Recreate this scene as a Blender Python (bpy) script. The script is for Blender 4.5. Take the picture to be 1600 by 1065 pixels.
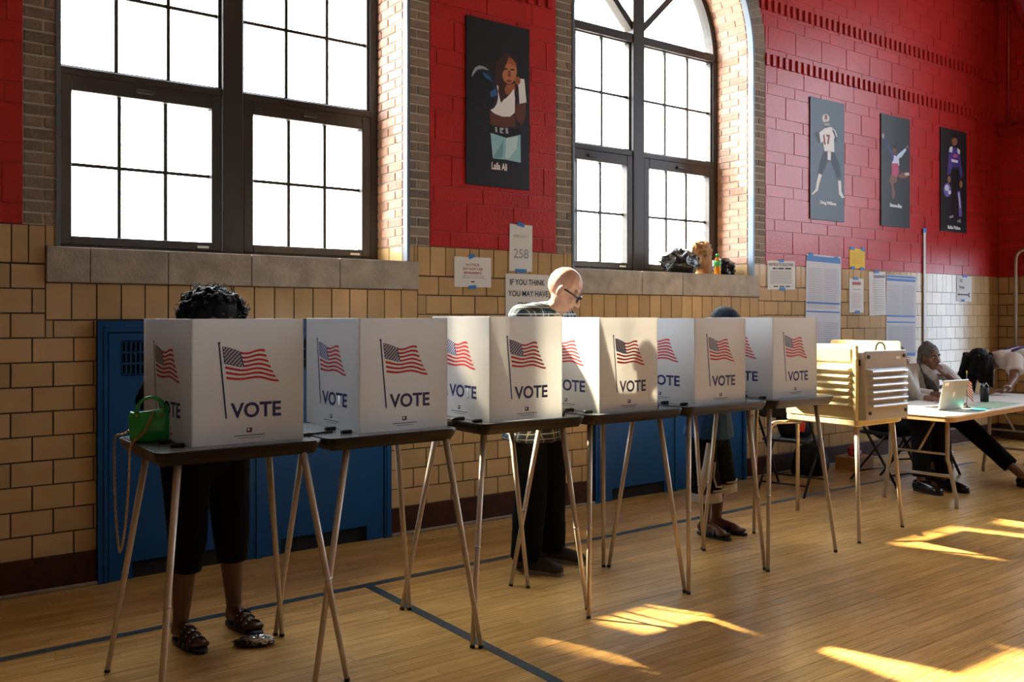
import bpy, bmesh, math, random
from mathutils import Vector, Matrix, noise
random.seed(7)
PI = math.pi
for o in list(bpy.data.objects):
    bpy.data.objects.remove(o)
scene = bpy.context.scene
C = scene.collection

# ------------------------------------------------------------------ camera
H_EYE, YAW = 1.43, math.radians(36.405)
cam = bpy.data.cameras.new('camera')
cam.sensor_width = 36.0
cam.lens = 36.0 * 1418.0 / 1600.0
cam.shift_y = -36.5 / 1600.0
cam.clip_start = 0.05
cam_o = bpy.data.objects.new('camera', cam)
cam_o.location = (0, -5.26, H_EYE)
cam_o.rotation_euler = (PI / 2, 0, -YAW)
C.objects.link(cam_o)
scene.camera = cam_o

# ------------------------------------------------------------------ world, sun, exposure
world = bpy.data.worlds.new('sky')
scene.world = world
world.use_nodes = True
wn = world.node_tree
bg = wn.nodes['Background']
bg.inputs[0].default_value = (0.88, 0.94, 1.0, 1)
bg.inputs[1].default_value = 17.0

SUN_DIR = Vector((0.287, -0.958, -0.839)).normalized()
sun = bpy.data.lights.new('sun', 'SUN')
sun.energy = 44.0
sun.angle = math.radians(2.2)
sun.color = (1.0, 0.80, 0.52)
sun_o = bpy.data.objects.new('sun', sun)
sun_o.rotation_euler = SUN_DIR.to_track_quat('-Z', 'Y').to_euler()
sun_o.location = (-3, 9, 10)
C.objects.link(sun_o)

def portal(name, loc, rot, sx, sy):
    l = bpy.data.lights.new(name, 'AREA')
    l.shape = 'RECTANGLE'
    l.size, l.size_y = sx, sy
    l.cycles.is_portal = True
    o = bpy.data.objects.new(name, l)
    o.location = loc
    o.rotation_euler = rot
    C.objects.link(o)
# daylight enters only through the openings of the room
portal('window_portal', (1.968, 0.56, 3.35), (-PI / 2, 0, 0), 2.1, 3.0)
portal('window_portal', (5.512, 0.56, 3.35), (-PI / 2, 0, 0), 2.1, 3.0)
portal('window_portal', (11.3, -3.4, 3.75), (PI / 2, 0, PI / 2), 2.8, 2.9)
portal('window_portal', (11.3, -0.84, 1.2), (PI / 2, 0, PI / 2), 0.85, 2.2)

vs = scene.view_settings
vs.view_transform = 'Standard'
vs.look = 'None'
vs.gamma = 1.0
vs.use_curve_mapping = False
vs.exposure = 0.58

# ------------------------------------------------------------------ helpers: materials
def lin(c):
    return tuple((v / 12.92 if v <= 0.04045 else ((v + 0.055) / 1.055) ** 2.4) for v in c)
def hexc(h):
    return lin(tuple(int(h[i:i + 2], 16) / 255 for i in (0, 2, 4)))
MATS = {}
def M(name, col, rough=0.5, metal=0.0, var=0.0, bump=None, mottle=None, spec=0.5, coat=0.0, transl=0.0, alpha=1.0, sheen=0.0):
    """Principled material; var = piece-to-piece brightness, bump = (scale, strength), mottle = (scale, amount)."""
    if name in MATS:
        return MATS[name]
    m = bpy.data.materials.new(name)
    m.use_nodes = True
    nt = m.node_tree
    b = nt.nodes['Principled BSDF']
    c = hexc(col) if isinstance(col, str) else col
    b.inputs['Roughness'].default_value = rough
    b.inputs['Metallic'].default_value = metal
    b.inputs['Specular IOR Level'].default_value = spec
    b.inputs['Coat Weight'].default_value = coat
    b.inputs['Coat Roughness'].default_value = 0.12
    b.inputs['Sheen Weight'].default_value = sheen
    out_col = None
    N = nt.nodes.new
    L = nt.links.new
    rgb = N('ShaderNodeRGB'); rgb.outputs[0].default_value = (*c, 1)
    out_col = rgb.outputs[0]
    tc = N('ShaderNodeTexCoord')
    if var:
        oi = N('ShaderNodeObjectInfo'); g = N('ShaderNodeNewGeometry')
        ad = N('ShaderNodeMath'); ad.operation = 'ADD'
        L(oi.outputs['Random'], ad.inputs[0]); L(g.outputs['Random Per Island'], ad.inputs[1])
        fr = N('ShaderNodeMath'); fr.operation = 'FRACT'; L(ad.outputs[0], fr.inputs[0])
        mr = N('ShaderNodeMapRange'); L(fr.outputs[0], mr.inputs[0])
        mr.inputs[3].default_value = 1 - var; mr.inputs[4].default_value = 1 + var
        mx = N('ShaderNodeMix'); mx.data_type = 'RGBA'; mx.blend_type = 'MULTIPLY'; mx.inputs[0].default_value = 1
        L(out_col, mx.inputs[6]); L(mr.outputs[0], mx.inputs[7])
        out_col = mx.outputs[2]
    if mottle:
        nz = N('ShaderNodeTexNoise'); nz.inputs['Scale'].default_value = mottle[0]; nz.inputs['Detail'].default_value = 5
        gp = N('ShaderNodeNewGeometry')
        L(gp.outputs['Position'], nz.inputs['Vector'])
        mr = N('ShaderNodeMapRange'); L(nz.outputs[0], mr.inputs[0])
        mr.inputs[1].default_value = 0.3; mr.inputs[2].default_value = 0.7
        mr.inputs[3].default_value = 1 - mottle[1]; mr.inputs[4].default_value = 1 + mottle[1]
        mx = N('ShaderNodeMix'); mx.data_type = 'RGBA'; mx.blend_type = 'MULTIPLY'; mx.inputs[0].default_value = 1
        L(out_col, mx.inputs[6]); L(mr.outputs[0], mx.inputs[7])
        out_col = mx.outputs[2]
    L(out_col, b.inputs['Base Color'])
    if bump:
        nz = N('ShaderNodeTexNoise'); nz.inputs['Scale'].default_value = bump[0]; nz.inputs['Detail'].default_value = 4
        gp = N('ShaderNodeNewGeometry')
        L(gp.outputs['Position'], nz.inputs['Vector'])
        bp = N('ShaderNodeBump'); bp.inputs['Strength'].default_value = bump[1]; bp.inputs['Distance'].default_value = 0.01
        L(nz.outputs[0], bp.inputs['Height']); L(bp.outputs[0], b.inputs['Normal'])
    if transl:
        tr = N('ShaderNodeBsdfTranslucent'); L(out_col, tr.inputs[0])
        ms = N('ShaderNodeMixShader'); ms.inputs[0].default_value = transl
        L(b.outputs[0], ms.inputs[1]); L(tr.outputs[0], ms.inputs[2])
        L(ms.outputs[0], nt.nodes['Material Output'].inputs[0])
    MATS[name] = m
    return m

def glass_mat(name='window_glass', key='glass', tint=(0.97, 0.99, 0.99, 1)):
    m = bpy.data.materials.new(name); m.use_nodes = True
    nt = m.node_tree; N = nt.nodes.new; L = nt.links.new
    nt.nodes.remove(nt.nodes['Principled BSDF'])
    t = N('ShaderNodeBsdfTransparent'); t.inputs[0].default_value = tint
    g = N('ShaderNodeBsdfGlossy'); g.inputs['Roughness'].default_value = 0.02
    lw = N('ShaderNodeLayerWeight')
    pw = N('ShaderNodeMath'); pw.operation = 'POWER'; L(lw.outputs['Facing'], pw.inputs[0]); pw.inputs[1].default_value = 5
    fr = N('ShaderNodeMath'); fr.operation = 'MULTIPLY_ADD'; L(pw.outputs[0], fr.inputs[0]); fr.inputs[1].default_value = 0.9; fr.inputs[2].default_value = 0.04
    ms = N('ShaderNodeMixShader')
    L(fr.outputs[0], ms.inputs[0]); L(t.outputs[0], ms.inputs[1]); L(g.outputs[0], ms.inputs[2])
    L(ms.outputs[0], nt.nodes['Material Output'].inputs[0])
    MATS[key] = m
    return m

def plaid_mat(name, base, dark, light, scale):
    """Woven check: dark and light bands crossing in object space."""
    m = bpy.data.materials.new(name); m.use_nodes = True
    nt = m.node_tree; N = nt.nodes.new; L = nt.links.new
    b = nt.nodes['Principled BSDF']; b.inputs['Roughness'].default_value = 0.9
    tc = N('ShaderNodeTexCoord'); sp = N('ShaderNodeSeparateXYZ'); L(tc.outputs['Object'], sp.inputs[0])
    ax = N('ShaderNodeMath'); ax.operation = 'ADD'; L(sp.outputs[0], ax.inputs[0]); L(sp.outputs[1], ax.inputs[1])
    col = None
    last = N('ShaderNodeRGB'); last.outputs[0].default_value = (*hexc(base), 1); last = last.outputs[0]
    def band(src, off, width, colour, fac):
        nonlocal last
        a = N('ShaderNodeMath'); a.operation = 'MULTIPLY_ADD'; L(src, a.inputs[0]); a.inputs[1].default_value = scale; a.inputs[2].default_value = off + 50
        f = N('ShaderNodeMath'); f.operation = 'FRACT'; L(a.outputs[0], f.inputs[0])
        c = N('ShaderNodeMath'); c.operation = 'LESS_THAN'; L(f.outputs[0], c.inputs[0]); c.inputs[1].default_value = width
        k = N('ShaderNodeMath'); k.operation = 'MULTIPLY'; L(c.outputs[0], k.inputs[0]); k.inputs[1].default_value = fac
        mx = N('ShaderNodeMix'); mx.data_type = 'RGBA'
        L(k.outputs[0], mx.inputs[0]); L(last, mx.inputs[6]); mx.inputs[7].default_value = (*hexc(colour), 1)
        last = mx.outputs[2]
    for src in (ax.outputs[0], sp.outputs[2]):
        band(src, 0.0, 0.42, dark, 0.62)
        band(src, 0.30, 0.10, light, 0.85)
        band(src, 0.72, 0.07, light, 0.6)
    L(last, b.inputs['Base Color'])
    MATS[name] = m
    return m

# ------------------------------------------------------------------ helpers: meshes and objects
def mesh_from(bm, name, mats, smooth=False):
    me = bpy.data.meshes.new(name)
    bm.normal_update()
    bm.to_mesh(me); bm.free()
    for m in (mats if isinstance(mats, (list, tuple)) else [mats]):
        me.materials.append(m)
    if smooth:
        for p in me.polygons:
            p.use_smooth = True
    return me
def obj(name, me, parent=None, loc=(0, 0, 0), rot=(0, 0, 0), scale=(1, 1, 1)):
    o = bpy.data.objects.new(name, me)
    C.objects.link(o)
    o.parent = parent
    o.location = loc; o.rotation_euler = rot; o.scale = scale
    return o
def tag(o, label, cat, group=None):
    o['label'] = label; o['category'] = cat
    if group:
        o['group'] = group
    return o
def thing(name, label, cat, loc=(0, 0, 0), rz=0.0, group=None):
    o = obj(name, None, None, loc, (0, 0, rz))
    o.empty_display_size = 0.1
    return tag(o, label, cat, group)
def structure(o, label=None):
    o['kind'] = 'structure'
    if label:
        o['label'] = label
    return o

def box(bm, x0, x1, y0, y1, z0, z1, mi=0, mtx=None):
    vs_ = [bm.verts.new((x, y, z)) for x in (x0, x1) for y in (y0, y1) for z in (z0, z1)]
    if mtx:
        for v in vs_:
            v.co = mtx @ v.co
    fs = [(0, 1, 3, 2), (4, 6, 7, 5), (0, 4, 5, 1), (2, 3, 7, 6), (0, 2, 6, 4), (1, 5, 7, 3)]
    out = []
    for f in fs:
        fc = bm.faces.new([vs_[i] for i in f]); fc.material_index = mi; out.append(fc)
    return out
def box_mesh(name, mat, x0, x1, y0, y1, z0, z1, bev=0.0, seg=1):
    bm = bmesh.new(); box(bm, x0, x1, y0, y1, z0, z1)
    if bev:
        bmesh.ops.bevel(bm, geom=bm.edges[:], offset=bev, segments=seg, affect='EDGES', profile=0.5)
    return mesh_from(bm, name, mat, smooth=False)
def prism(bm, pts, y0, y1, mi=0):
    """Extrude a counter-clockwise (x, z) outline from y0 (front) to y1."""
    a = [bm.verts.new((p[0], y0, p[1])) for p in pts]
    b = [bm.verts.new((p[0], y1, p[1])) for p in pts]
    f = bm.faces.new(a); f.material_index = mi
    f = bm.faces.new(b[::-1]); f.material_index = mi
    n = len(pts)
    for i in range(n):
        f = bm.faces.new((a[i], b[i], b[(i + 1) % n], a[(i + 1) % n])); f.material_index = mi
def tube(bm, pts, rad, seg=8, mi=0, caps=True):
    """Swept round bar through pts; rad may be a list."""
    pts = [Vector(p) for p in pts]
    n = len(pts)
    rads = rad if isinstance(rad, (list, tuple)) else [rad] * n
    rings = []
    up = Vector((0, 0, 1))
    prev = None
    for i, p in enumerate(pts):
        t = (pts[min(i + 1, n - 1)] - pts[max(i - 1, 0)]).normalized()
        if prev is None:
            a = up if abs(t.dot(up)) < 0.9 else Vector((1, 0, 0))
            u = t.cross(a).normalized()
        else:
            u = (prev - t * prev.dot(t))
            u = u.normalized() if u.length > 1e-6 else t.orthogonal().normalized()
        prev = u
        w = t.cross(u)
        rings.append([bm.verts.new(p + (u * math.cos(2 * PI * k / seg) + w * math.sin(2 * PI * k / seg)) * rads[i]) for k in range(seg)])
    for i in range(n - 1):
        for k in range(seg):
            f = bm.faces.new((rings[i][k], rings[i][(k + 1) % seg], rings[i + 1][(k + 1) % seg], rings[i + 1][k]))
            f.material_index = mi; f.smooth = True
    if caps:
        for r in (rings[0][::-1], rings[-1]):
            f = bm.faces.new(r); f.material_index = mi
def tube_mesh(name, mat, pts, rad, seg=10):
    bm = bmesh.new(); tube(bm, pts, rad, seg)
    bmesh.ops.recalc_face_normals(bm, faces=bm.faces[:])
    return mesh_from(bm, name, mat)
def lathe(bm, prof, seg=20, mi=0, origin=(0, 0, 0)):
    """Revolve (r, z) profile about z."""
    ox, oy, oz = origin
    rings = [[bm.verts.new((ox + r * math.cos(2 * PI * k / seg), oy + r * math.sin(2 * PI * k / seg), oz + z)) for k in range(seg)] for r, z in prof]
    for i in range(len(prof) - 1):
        for k in range(seg):
            f = bm.faces.new((rings[i][k], rings[i][(k + 1) % seg], rings[i + 1][(k + 1) % seg], rings[i + 1][k]))
            f.material_index = mi; f.smooth = True
    bm.faces.new(rings[0][::-1]).material_index = mi
    bm.faces.new(rings[-1]).material_index = mi

def flat_mesh(name, polys, mats, depth=0.0004, y0=-0.0006):
    """Printed shapes: polys = [(points (x, z), material index)], each later one a hair in front."""
    bm = bmesh.new()
    for i, (pts, mi) in enumerate(polys):
        y = y0 - depth * i * 0.25
        vs_ = [bm.verts.new((p[0], y, p[1])) for p in pts]
        try:
            f = bm.faces.new(vs_); f.material_index = mi
        except ValueError:
            pass
    bmesh.ops.recalc_face_normals(bm, faces=bm.faces[:])
    for f in bm.faces:
        if f.normal.y > 0:
            f.normal_flip()
    bmesh.ops.triangulate(bm, faces=[f for f in bm.faces if len(f.verts) > 4])
    return mesh_from(bm, name, mats)
def ell(cx, cz, rx, rz, n=14, rot=0.0):
    return [(cx + math.cos(a) * rx * math.cos(rot) - math.sin(a) * rz * math.sin(rot), cz + math.cos(a) * rx * math.sin(rot) + math.sin(a) * rz * math.cos(rot)) for a in [2 * PI * k / n for k in range(n)]]
def quad(x0, x1, z0, z1):
    return [(x0, z0), (x1, z0), (x1, z1), (x0, z1)]
_tcache = {}
def text_mesh(s, size, mat, bold=0.0, sx=1.0, spacing=1.0):
    key = (s, size, mat.name, bold, sx, spacing)
    if key in _tcache:
        return _tcache[key]
    cu = bpy.data.curves.new('lettering', 'FONT')
    cu.body = s; cu.size = size; cu.align_x = 'CENTER'; cu.align_y = 'CENTER'
    cu.offset = bold; cu.resolution_u = 3; cu.space_character = spacing
    o = bpy.data.objects.new('lettering', cu)
    me = bpy.data.meshes.new_from_object(o)
    bpy.data.objects.remove(o); bpy.data.curves.remove(cu)
    me.materials.clear(); me.materials.append(mat)
    for v in me.vertices:      # stand upright, reading from -y
        v.co = Vector((v.co.x * sx, 0.0, v.co.y))
    _tcache[key] = me
    return me
def text(s, size, mat, parent, x, z, y=-0.002, bold=0.0, sx=1.0, name='lettering', spacing=1.0):
    return obj(name, text_mesh(s, size, mat, bold, sx, spacing), parent, (x, y, z))

def fit_text(s, w, h, mat, parent, cx, cz, y=-0.0016, bold=0.0, name='lettering', spacing=1.0):
    """Lettering scaled to fill a w x h box centred at (cx, cz)."""
    me = text_mesh(s, 1.0, mat, bold, 1.0, spacing)
    xs = [v.co.x for v in me.vertices]; zs = [v.co.z for v in me.vertices]
    sx, sz = w / (max(xs) - min(xs)), h / (max(zs) - min(zs))
    return obj(name, me, parent, (cx - sx * (max(xs) + min(xs)) / 2, y, cz - sz * (max(zs) + min(zs)) / 2), (0, 0, 0), (sx, 1, sz))

# projected size, used only to pick the 300 largest pieces
def seen_px(x, y, z):
    dx, dy = x, y + 5.26
    w = dx * math.sin(YAW) + dy * math.cos(YAW)
    r = dx * math.cos(YAW) - dy * math.sin(YAW)
    if w < 0.3:
        return (9e9, 0, 0)
    return (w, 800 + 1418 * r / w, 496 - 1418 * (z - H_EYE) / w)
def in_frame(x, y, z, m=60):
    w, u, v = seen_px(x, y, z)
    return w < 1e9 and -m < u < 1600 + m and -m < v < 1065 + m

def unit_piece(name, mat, bev):
    """Unit block, front face at y = -0.5 with a chamfered front edge, 22 triangles."""
    bm = bmesh.new()
    e = bev
    back = [bm.verts.new(p) for p in ((-.5, .5, -.5), (.5, .5, -.5), (.5, .5, .5), (-.5, .5, .5))]
    mid = [bm.verts.new(p) for p in ((-.5, -.2, -.5), (.5, -.2, -.5), (.5, -.2, .5), (-.5, -.2, .5))]
    fr = [bm.verts.new(p) for p in ((-.5 + e[0], -.5, -.5 + e[1]), (.5 - e[0], -.5, -.5 + e[1]), (.5 - e[0], -.5, .5 - e[1]), (-.5 + e[0], -.5, .5 - e[1]))]
    bm.faces.new(fr); bm.faces.new(back[::-1])
    for a, b in ((back, mid), (mid, fr)):
        for k in range(4):
            bm.faces.new((a[k], a[(k + 1) % 4], b[(k + 1) % 4], b[k]))
    bmesh.ops.recalc_face_normals(bm, faces=bm.faces[:])
    return mesh_from(bm, name, mat)
def lay(parent, name, rects, mat, depth, face='y', plane=0.0, gap=0.006, limit=300, jitter=0.0012, bev=(0.02, 0.03), stuff_name=None, rest_keep=True):
    """Lay pieces: rects = (a0, a1, z0, z1) on the plane; face 'y' looks to -y at y=plane, 'x' looks to -x at x=plane, 'X' looks to +x... """
    me = unit_piece(name, mat, bev)
    items = []
    for a0, a1, z0, z1 in rects:
        a0 += gap / 2; a1 -= gap / 2; z0 += gap / 2; z1 -= gap / 2
        if a1 - a0 < 0.004 or z1 - z0 < 0.004:
            continue
        ca, cz = (a0 + a1) / 2, (z0 + z1) / 2
        p = (ca, plane, cz) if face == 'y' else (plane, ca, cz)
        w, u, v = seen_px(*p)
        vis = in_frame(*p)
        area = (a1 - a0) * (z1 - z0) / (w * w) if vis else 0
        items.append((area, vis, a0, a1, z0, z1, p))
    items.sort(key=lambda t: -t[0])
    rest = []
    n = 0
    for it in items:
        area, vis, a0, a1, z0, z1, p = it
        if n < limit and vis:
            j = random.uniform(-jitter, jitter)
            if face == 'y':
                obj(name, me, parent, (p[0], plane + depth / 2 + j, p[2]), (0, 0, 0), (a1 - a0, depth, z1 - z0))
            else:
                obj(name, me, parent, (plane + depth / 2 + j, p[1], p[2]), (0, 0, -PI / 2), (a1 - a0, depth, z1 - z0))
            n += 1
        elif rest_keep:
            rest.append(it)
    if rest:
        bm = bmesh.new()
        for area, vis, a0, a1, z0, z1, p in rest:
            if face == 'y':
                box(bm, a0, a1, plane, plane + depth, z0, z1)
            else:
                box(bm, plane, plane + depth, a0, a1, z0, z1)
        o = obj(stuff_name or name + '_field', mesh_from(bm, name + '_field', mat), parent)
        o['kind'] = 'stuff'
    return n
# ------------------------------------------------------------------ materials of the setting
glass_mat()
glass_mat('frosted_side_glass', 'side_glass', (0.70, 0.74, 0.77, 1))
glass_mat('tinted_door_glass', 'door_glass', (0.50, 0.54, 0.58, 1))
MORTAR = M('tile_mortar', '4a3d30', 0.9, bump=(90, 0.3))
TILE = M('glazed_tile', (0.48, 0.315, 0.150), 0.22, var=0.13, mottle=(7, 0.07), bump=(14, 0.045), spec=0.5)
RED = M('red_painted_block', (0.42, 0.020, 0.018), 0.30, var=0.04, bump=(55, 0.28), mottle=(4, 0.08), spec=0.32)
REDCORE = M('red_painted_joint', (0.40, 0.019, 0.017), 0.35, bump=(80, 0.3))
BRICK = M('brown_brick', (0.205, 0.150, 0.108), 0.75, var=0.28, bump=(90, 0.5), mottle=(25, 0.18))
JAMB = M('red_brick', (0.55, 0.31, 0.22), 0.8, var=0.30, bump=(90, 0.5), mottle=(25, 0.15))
BMORT = M('brick_mortar', (0.46, 0.41, 0.34), 0.95, bump=(120, 0.4))
STONE = M('limestone_sill', (0.37, 0.32, 0.265), 0.8, var=0.06, mottle=(9, 0.22), bump=(60, 0.35))
FRAME = M('bronze_window_frame', (0.028, 0.025, 0.024), 0.42, spec=0.35)
STEEL = M('galvanised_edge', (0.13, 0.16, 0.20), 0.45, metal=0.4)
BLUE = M('blue_enamel', (0.0008, 0.060, 0.205), 0.42, mottle=(5, 0.05), spec=0.3)
BLACK = M('dark_void', (0.006, 0.006, 0.006), 0.9)
BASEW = M('mahogany_baseboard', (0.045, 0.013, 0.006), 0.5, mottle=(18, 0.3), bump=(40, 0.15), spec=0.2)
SHOE = M('shoe_moulding', (0.26, 0.20, 0.15), 0.5, mottle=(20, 0.2))
PLASTER = M('far_wall_paint', (0.45, 0.33, 0.22), 0.7)
CEIL = M('ceiling_paint', (0.55, 0.50, 0.44), 0.8)

def wood_floor():
    m = bpy.data.materials.new('maple_boards'); m.use_nodes = True
    nt = m.node_tree; N = nt.nodes.new; L = nt.links.new
    b = nt.nodes['Principled BSDF']
    b.inputs['Roughness'].default_value = 0.27
    b.inputs['Coat Weight'].default_value = 0.25; b.inputs['Coat Roughness'].default_value = 0.16
    g = N('ShaderNodeNewGeometry')
    mp = N('ShaderNodeMapping'); mp.inputs['Scale'].default_value = (2.2, 60, 1)
    L(g.outputs['Position'], mp.inputs[0])
    nz = N('ShaderNodeTexNoise'); nz.inputs['Scale'].default_value = 1.6; nz.inputs['Detail'].default_value = 6
    nz.inputs['Roughness'].default_value = 0.65
    L(mp.outputs[0], nz.inputs['Vector'])
    cr = N('ShaderNodeValToRGB')
    cr.color_ramp.elements[0].position = 0.30; cr.color_ramp.elements[0].color = (0.39, 0.205, 0.053, 1)
    cr.color_ramp.elements[1].position = 0.72; cr.color_ramp.elements[1].color = (0.75, 0.45, 0.145, 1)
    L(nz.outputs[0], cr.inputs[0])
    mr = N('ShaderNodeMapRange'); L(g.outputs['Random Per Island'], mr.inputs[0])
    mr.inputs[3].default_value = 0.84; mr.inputs[4].default_value = 1.14
    mx = N('ShaderNodeMix'); mx.data_type = 'RGBA'; mx.blend_type = 'MULTIPLY'; mx.inputs[0].default_value = 1
    L(cr.outputs[0], mx.inputs[6]); L(mr.outputs[0], mx.inputs[7])
    n2 = N('ShaderNodeTexNoise'); n2.inputs['Scale'].default_value = 1.1; n2.inputs['Detail'].default_value = 4
    L(g.outputs['Position'], n2.inputs['Vector'])
    m2 = N('ShaderNodeMapRange'); L(n2.outputs[0], m2.inputs[0])
    m2.inputs[1].default_value = 0.35; m2.inputs[2].default_value = 0.65; m2.inputs[3].default_value = 0.90; m2.inputs[4].default_value = 1.08
    mx2 = N('ShaderNodeMix'); mx2.data_type = 'RGBA'; mx2.blend_type = 'MULTIPLY'; mx2.inputs[0].default_value = 1
    L(mx.outputs[2], mx2.inputs[6]); L(m2.outputs[0], mx2.inputs[7])
    L(mx2.outputs[2], b.inputs['Base Color'])
    bp = N('ShaderNodeBump'); bp.inputs['Strength'].default_value = 0.05; bp.inputs['Distance'].default_value = 0.01
    L(nz.outputs[0], bp.inputs['Height']); L(bp.outputs[0], b.inputs['Normal'])
    MATS['wood'] = m
    return m
WOOD = wood_floor()
GAPW = M('board_gap', (0.05, 0.022, 0.008), 0.8)
LINE = M('court_line_paint', (0.020, 0.045, 0.062), 0.4, mottle=(30, 0.2))

XW0, XW1, YW, ZC = -10.7, 11.07, -12.0, 7.5
WZ = 1.913                       # height where glazed tile meets painted block
WIN = [1.968, 5.512]             # windows in view
WALLWIN = WIN
HW, SPR, RO = 1.05, 3.80, 1.222  # half opening, spring line, outer radius of the brick surround
SILL_T, SILL_B = 1.804, 1.616

# ------------------------------------------------------------------ floor
bm = bmesh.new()
box(bm, XW0, XW1 + 0.35, YW, 0.55, -0.12, -0.004)
floor = structure(obj('floor', mesh_from(bm, 'floor', GAPW)), 'varnished maple strip gym floor with dark court lines')
bm = bmesh.new()
w = 0.0572
rows = int(5.26 / w)
for r in range(rows):
    y1 = -r * w; y0 = y1 - w + 0.0018
    x = -0.6 - random.uniform(0, 0.8)
    while x < XW1:
        ln = random.uniform(0.35, 1.35)
        x1 = min(x + ln, XW1)
        dz = random.uniform(-0.0004, 0.0004)
        vv = [bm.verts.new(p) for p in ((x, y0, dz), (x1 - 0.0009, y0, dz), (x1 - 0.0009, y1, dz), (x, y1, dz), (x, y0, -0.006), (x1 - 0.0009, y0, -0.006), (x1 - 0.0009, y1, -0.006), (x, y1, -0.006))]
        bm.faces.new(vv[:4])
        for k in range(4):
            bm.faces.new((vv[k], vv[4 + k], vv[4 + (k + 1) % 4], vv[(k + 1) % 4]))
        x = x1
boards = obj('floor_board', mesh_from(bm, 'floor_board', WOOD), floor)
boards['kind'] = 'stuff'
bm = bmesh.new()
yb = -rows * w
box(bm, XW0, XW1, YW, yb - 0.001, -0.01, 0.0)
box(bm, XW0, -1.4, yb, 0.0, -0.01, 0.0)
o = obj('floor_board', mesh_from(bm, 'floor_board_rest', WOOD), floor)
o['kind'] = 'stuff'
def strip(p, q, wd):
    p, q = Vector((*p, 0)), Vector((*q, 0))
    n = (q - p).normalized().cross(Vector((0, 0, 1))) * wd / 2
    bm = bmesh.new()
    for z in (0.0006, 0.0012):
        pass
    a = [bm.verts.new(v + Vector((0, 0, 0.0013))) for v in (p - n, p + n, q + n, q - n)]
    b = [bm.verts.new(v.co - Vector((0, 0, 0.0012))) for v in a]
    bm.faces.new(a); bm.faces.new(b[::-1])
    for k in range(4):
        bm.faces.new((a[k], b[k], b[(k + 1) % 4], a[(k + 1) % 4]))
    bmesh.ops.recalc_face_normals(bm, faces=bm.faces[:])
    return obj('court_line', mesh_from(bm, 'court_line', LINE), floor)
strip((-1.5, -0.985), (9.0, -0.735), 0.052)
strip((2.257, -0.92), (2.257, -5.0), 0.052)

# ------------------------------------------------------------------ window wall: core with two arched openings
def arch_pts(cx, r, n=28):
    return [(cx - r * math.cos(PI * k / n), SPR + r * math.sin(PI * k / n)) for k in range(n + 1)]
bm = bmesh.new()
Y0, Y1 = 0.005, 0.55
box(bm, XW0, XW1 + 0.35, Y0, Y1, -0.004, SILL_B, 0)
edges = [XW0] + [e for c in WALLWIN for e in (c - HW, c + HW)] + [XW1 + 0.35]
for i in range(0, len(edges), 2):
    a, b = edges[i], edges[i + 1]
    box(bm, a, b, Y0, Y1, SILL_B, WZ, 0)
    sa = a + (RO - HW) if i else a
    sb = b - (RO - HW) if i + 2 < len(edges) else b
    box(bm, sa, sb, Y0, Y1, WZ, SPR, 1)
    if i: box(bm, a, sa, Y0, Y1, WZ, SPR, 2)
    if i + 2 < len(edges): box(bm, sb, b, Y0, Y1, WZ, SPR, 2)
    box(bm, sa, sb, Y0, Y1, SPR, ZC, 1)
for c in WALLWIN:
    box(bm, c - HW, c + HW, Y0 + 0.2, Y1, SILL_B - 0.02, SILL_T - 0.03, 0)
    pi_, po = arch_pts(c, HW), arch_pts(c, RO)
    for k in range(len(pi_) - 1):
        prism(bm, [pi_[k], pi_[k + 1], po[k + 1], po[k]], Y0, Y1, 2)
        x0, x1 = po[k][0], po[k + 1][0]
        prism(bm, [po[k], po[k + 1], (x1, ZC), (x0, ZC)], Y0, Y1, 1)
bmesh.ops.recalc_face_normals(bm, faces=bm.faces[:])
wall_back = structure(obj('wall_back', mesh_from(bm, 'wall_back', [MORTAR, REDCORE, BMORT])), 'window wall with buff glazed tile below and red painted block above')

def minus(rect, hole):
    a0, a1, z0, z1 = rect; h0, h1, g0, g1 = hole
    if h1 <= a0 or h0 >= a1 or g1 <= z0 or g0 >= z1:
        return [rect]
    out = []
    if h0 > a0: out.append((a0, h0, z0, z1))
    if h1 < a1: out.append((h1, a1, z0, z1))
    m0, m1 = max(a0, h0), min(a1, h1)
    if g0 > z0: out.append((m0, m1, z0, g0))
    if g1 < z1: out.append((m0, m1, g1, z1))
    return out
def cut(rects, holes):
    for h in holes:
        rects = [q for r in rects for q in minus(r, h)]
    return rects

# glazed tiles: running bond rows, soldier course under the sills, tall course at the top
UNITS = [(1.10, 2.88), (4.655, 6.435)]
tiles = []
RP, TPX = 0.12817, 0.1976
for r in range(12):
    z0 = 0.171 + r * RP
    off = 0.691 if r % 2 else 0.790
    k = -8
    while off + k * TPX < XW1:
        tiles.append((max(off + k * TPX, -0.6), min(off + (k + 1) * TPX, XW1), max(z0, 0.178), z0 + RP)); k += 1
k = 0
x = -0.6
pat = [0.125, 0.122, 0.078, 0.121, 0.078]
while x < XW1:
    wv = pat[k % 5]
    tiles.append((x, min(x + wv, XW1), 1.7095, WZ)); x += wv; k += 1
holes = []
for c in WIN:
    holes.append((c - 1.116, c + 1.126, 1.416, SILL_T))
    holes.append((c - HW, c + HW, SILL_T, 3))
for u0, u1 in UNITS:
    holes.append((u0, u1, 0, 1.413))
tiles = cut([t for t in tiles if t[1] > t[0]], holes)
for c in WIN:
    x = c - 1.116
    n = 18
    for k in range(n):
        tiles.append((x + k * 2.242 / n, x + (k + 1) * 2.242 / n, 1.416, SILL_B))
lay(wall_back, 'wall_tile', tiles, TILE, 0.03, limit=300, gap=0.0045, jitter=0.0009, bev=(0.012, 0.02))

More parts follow.
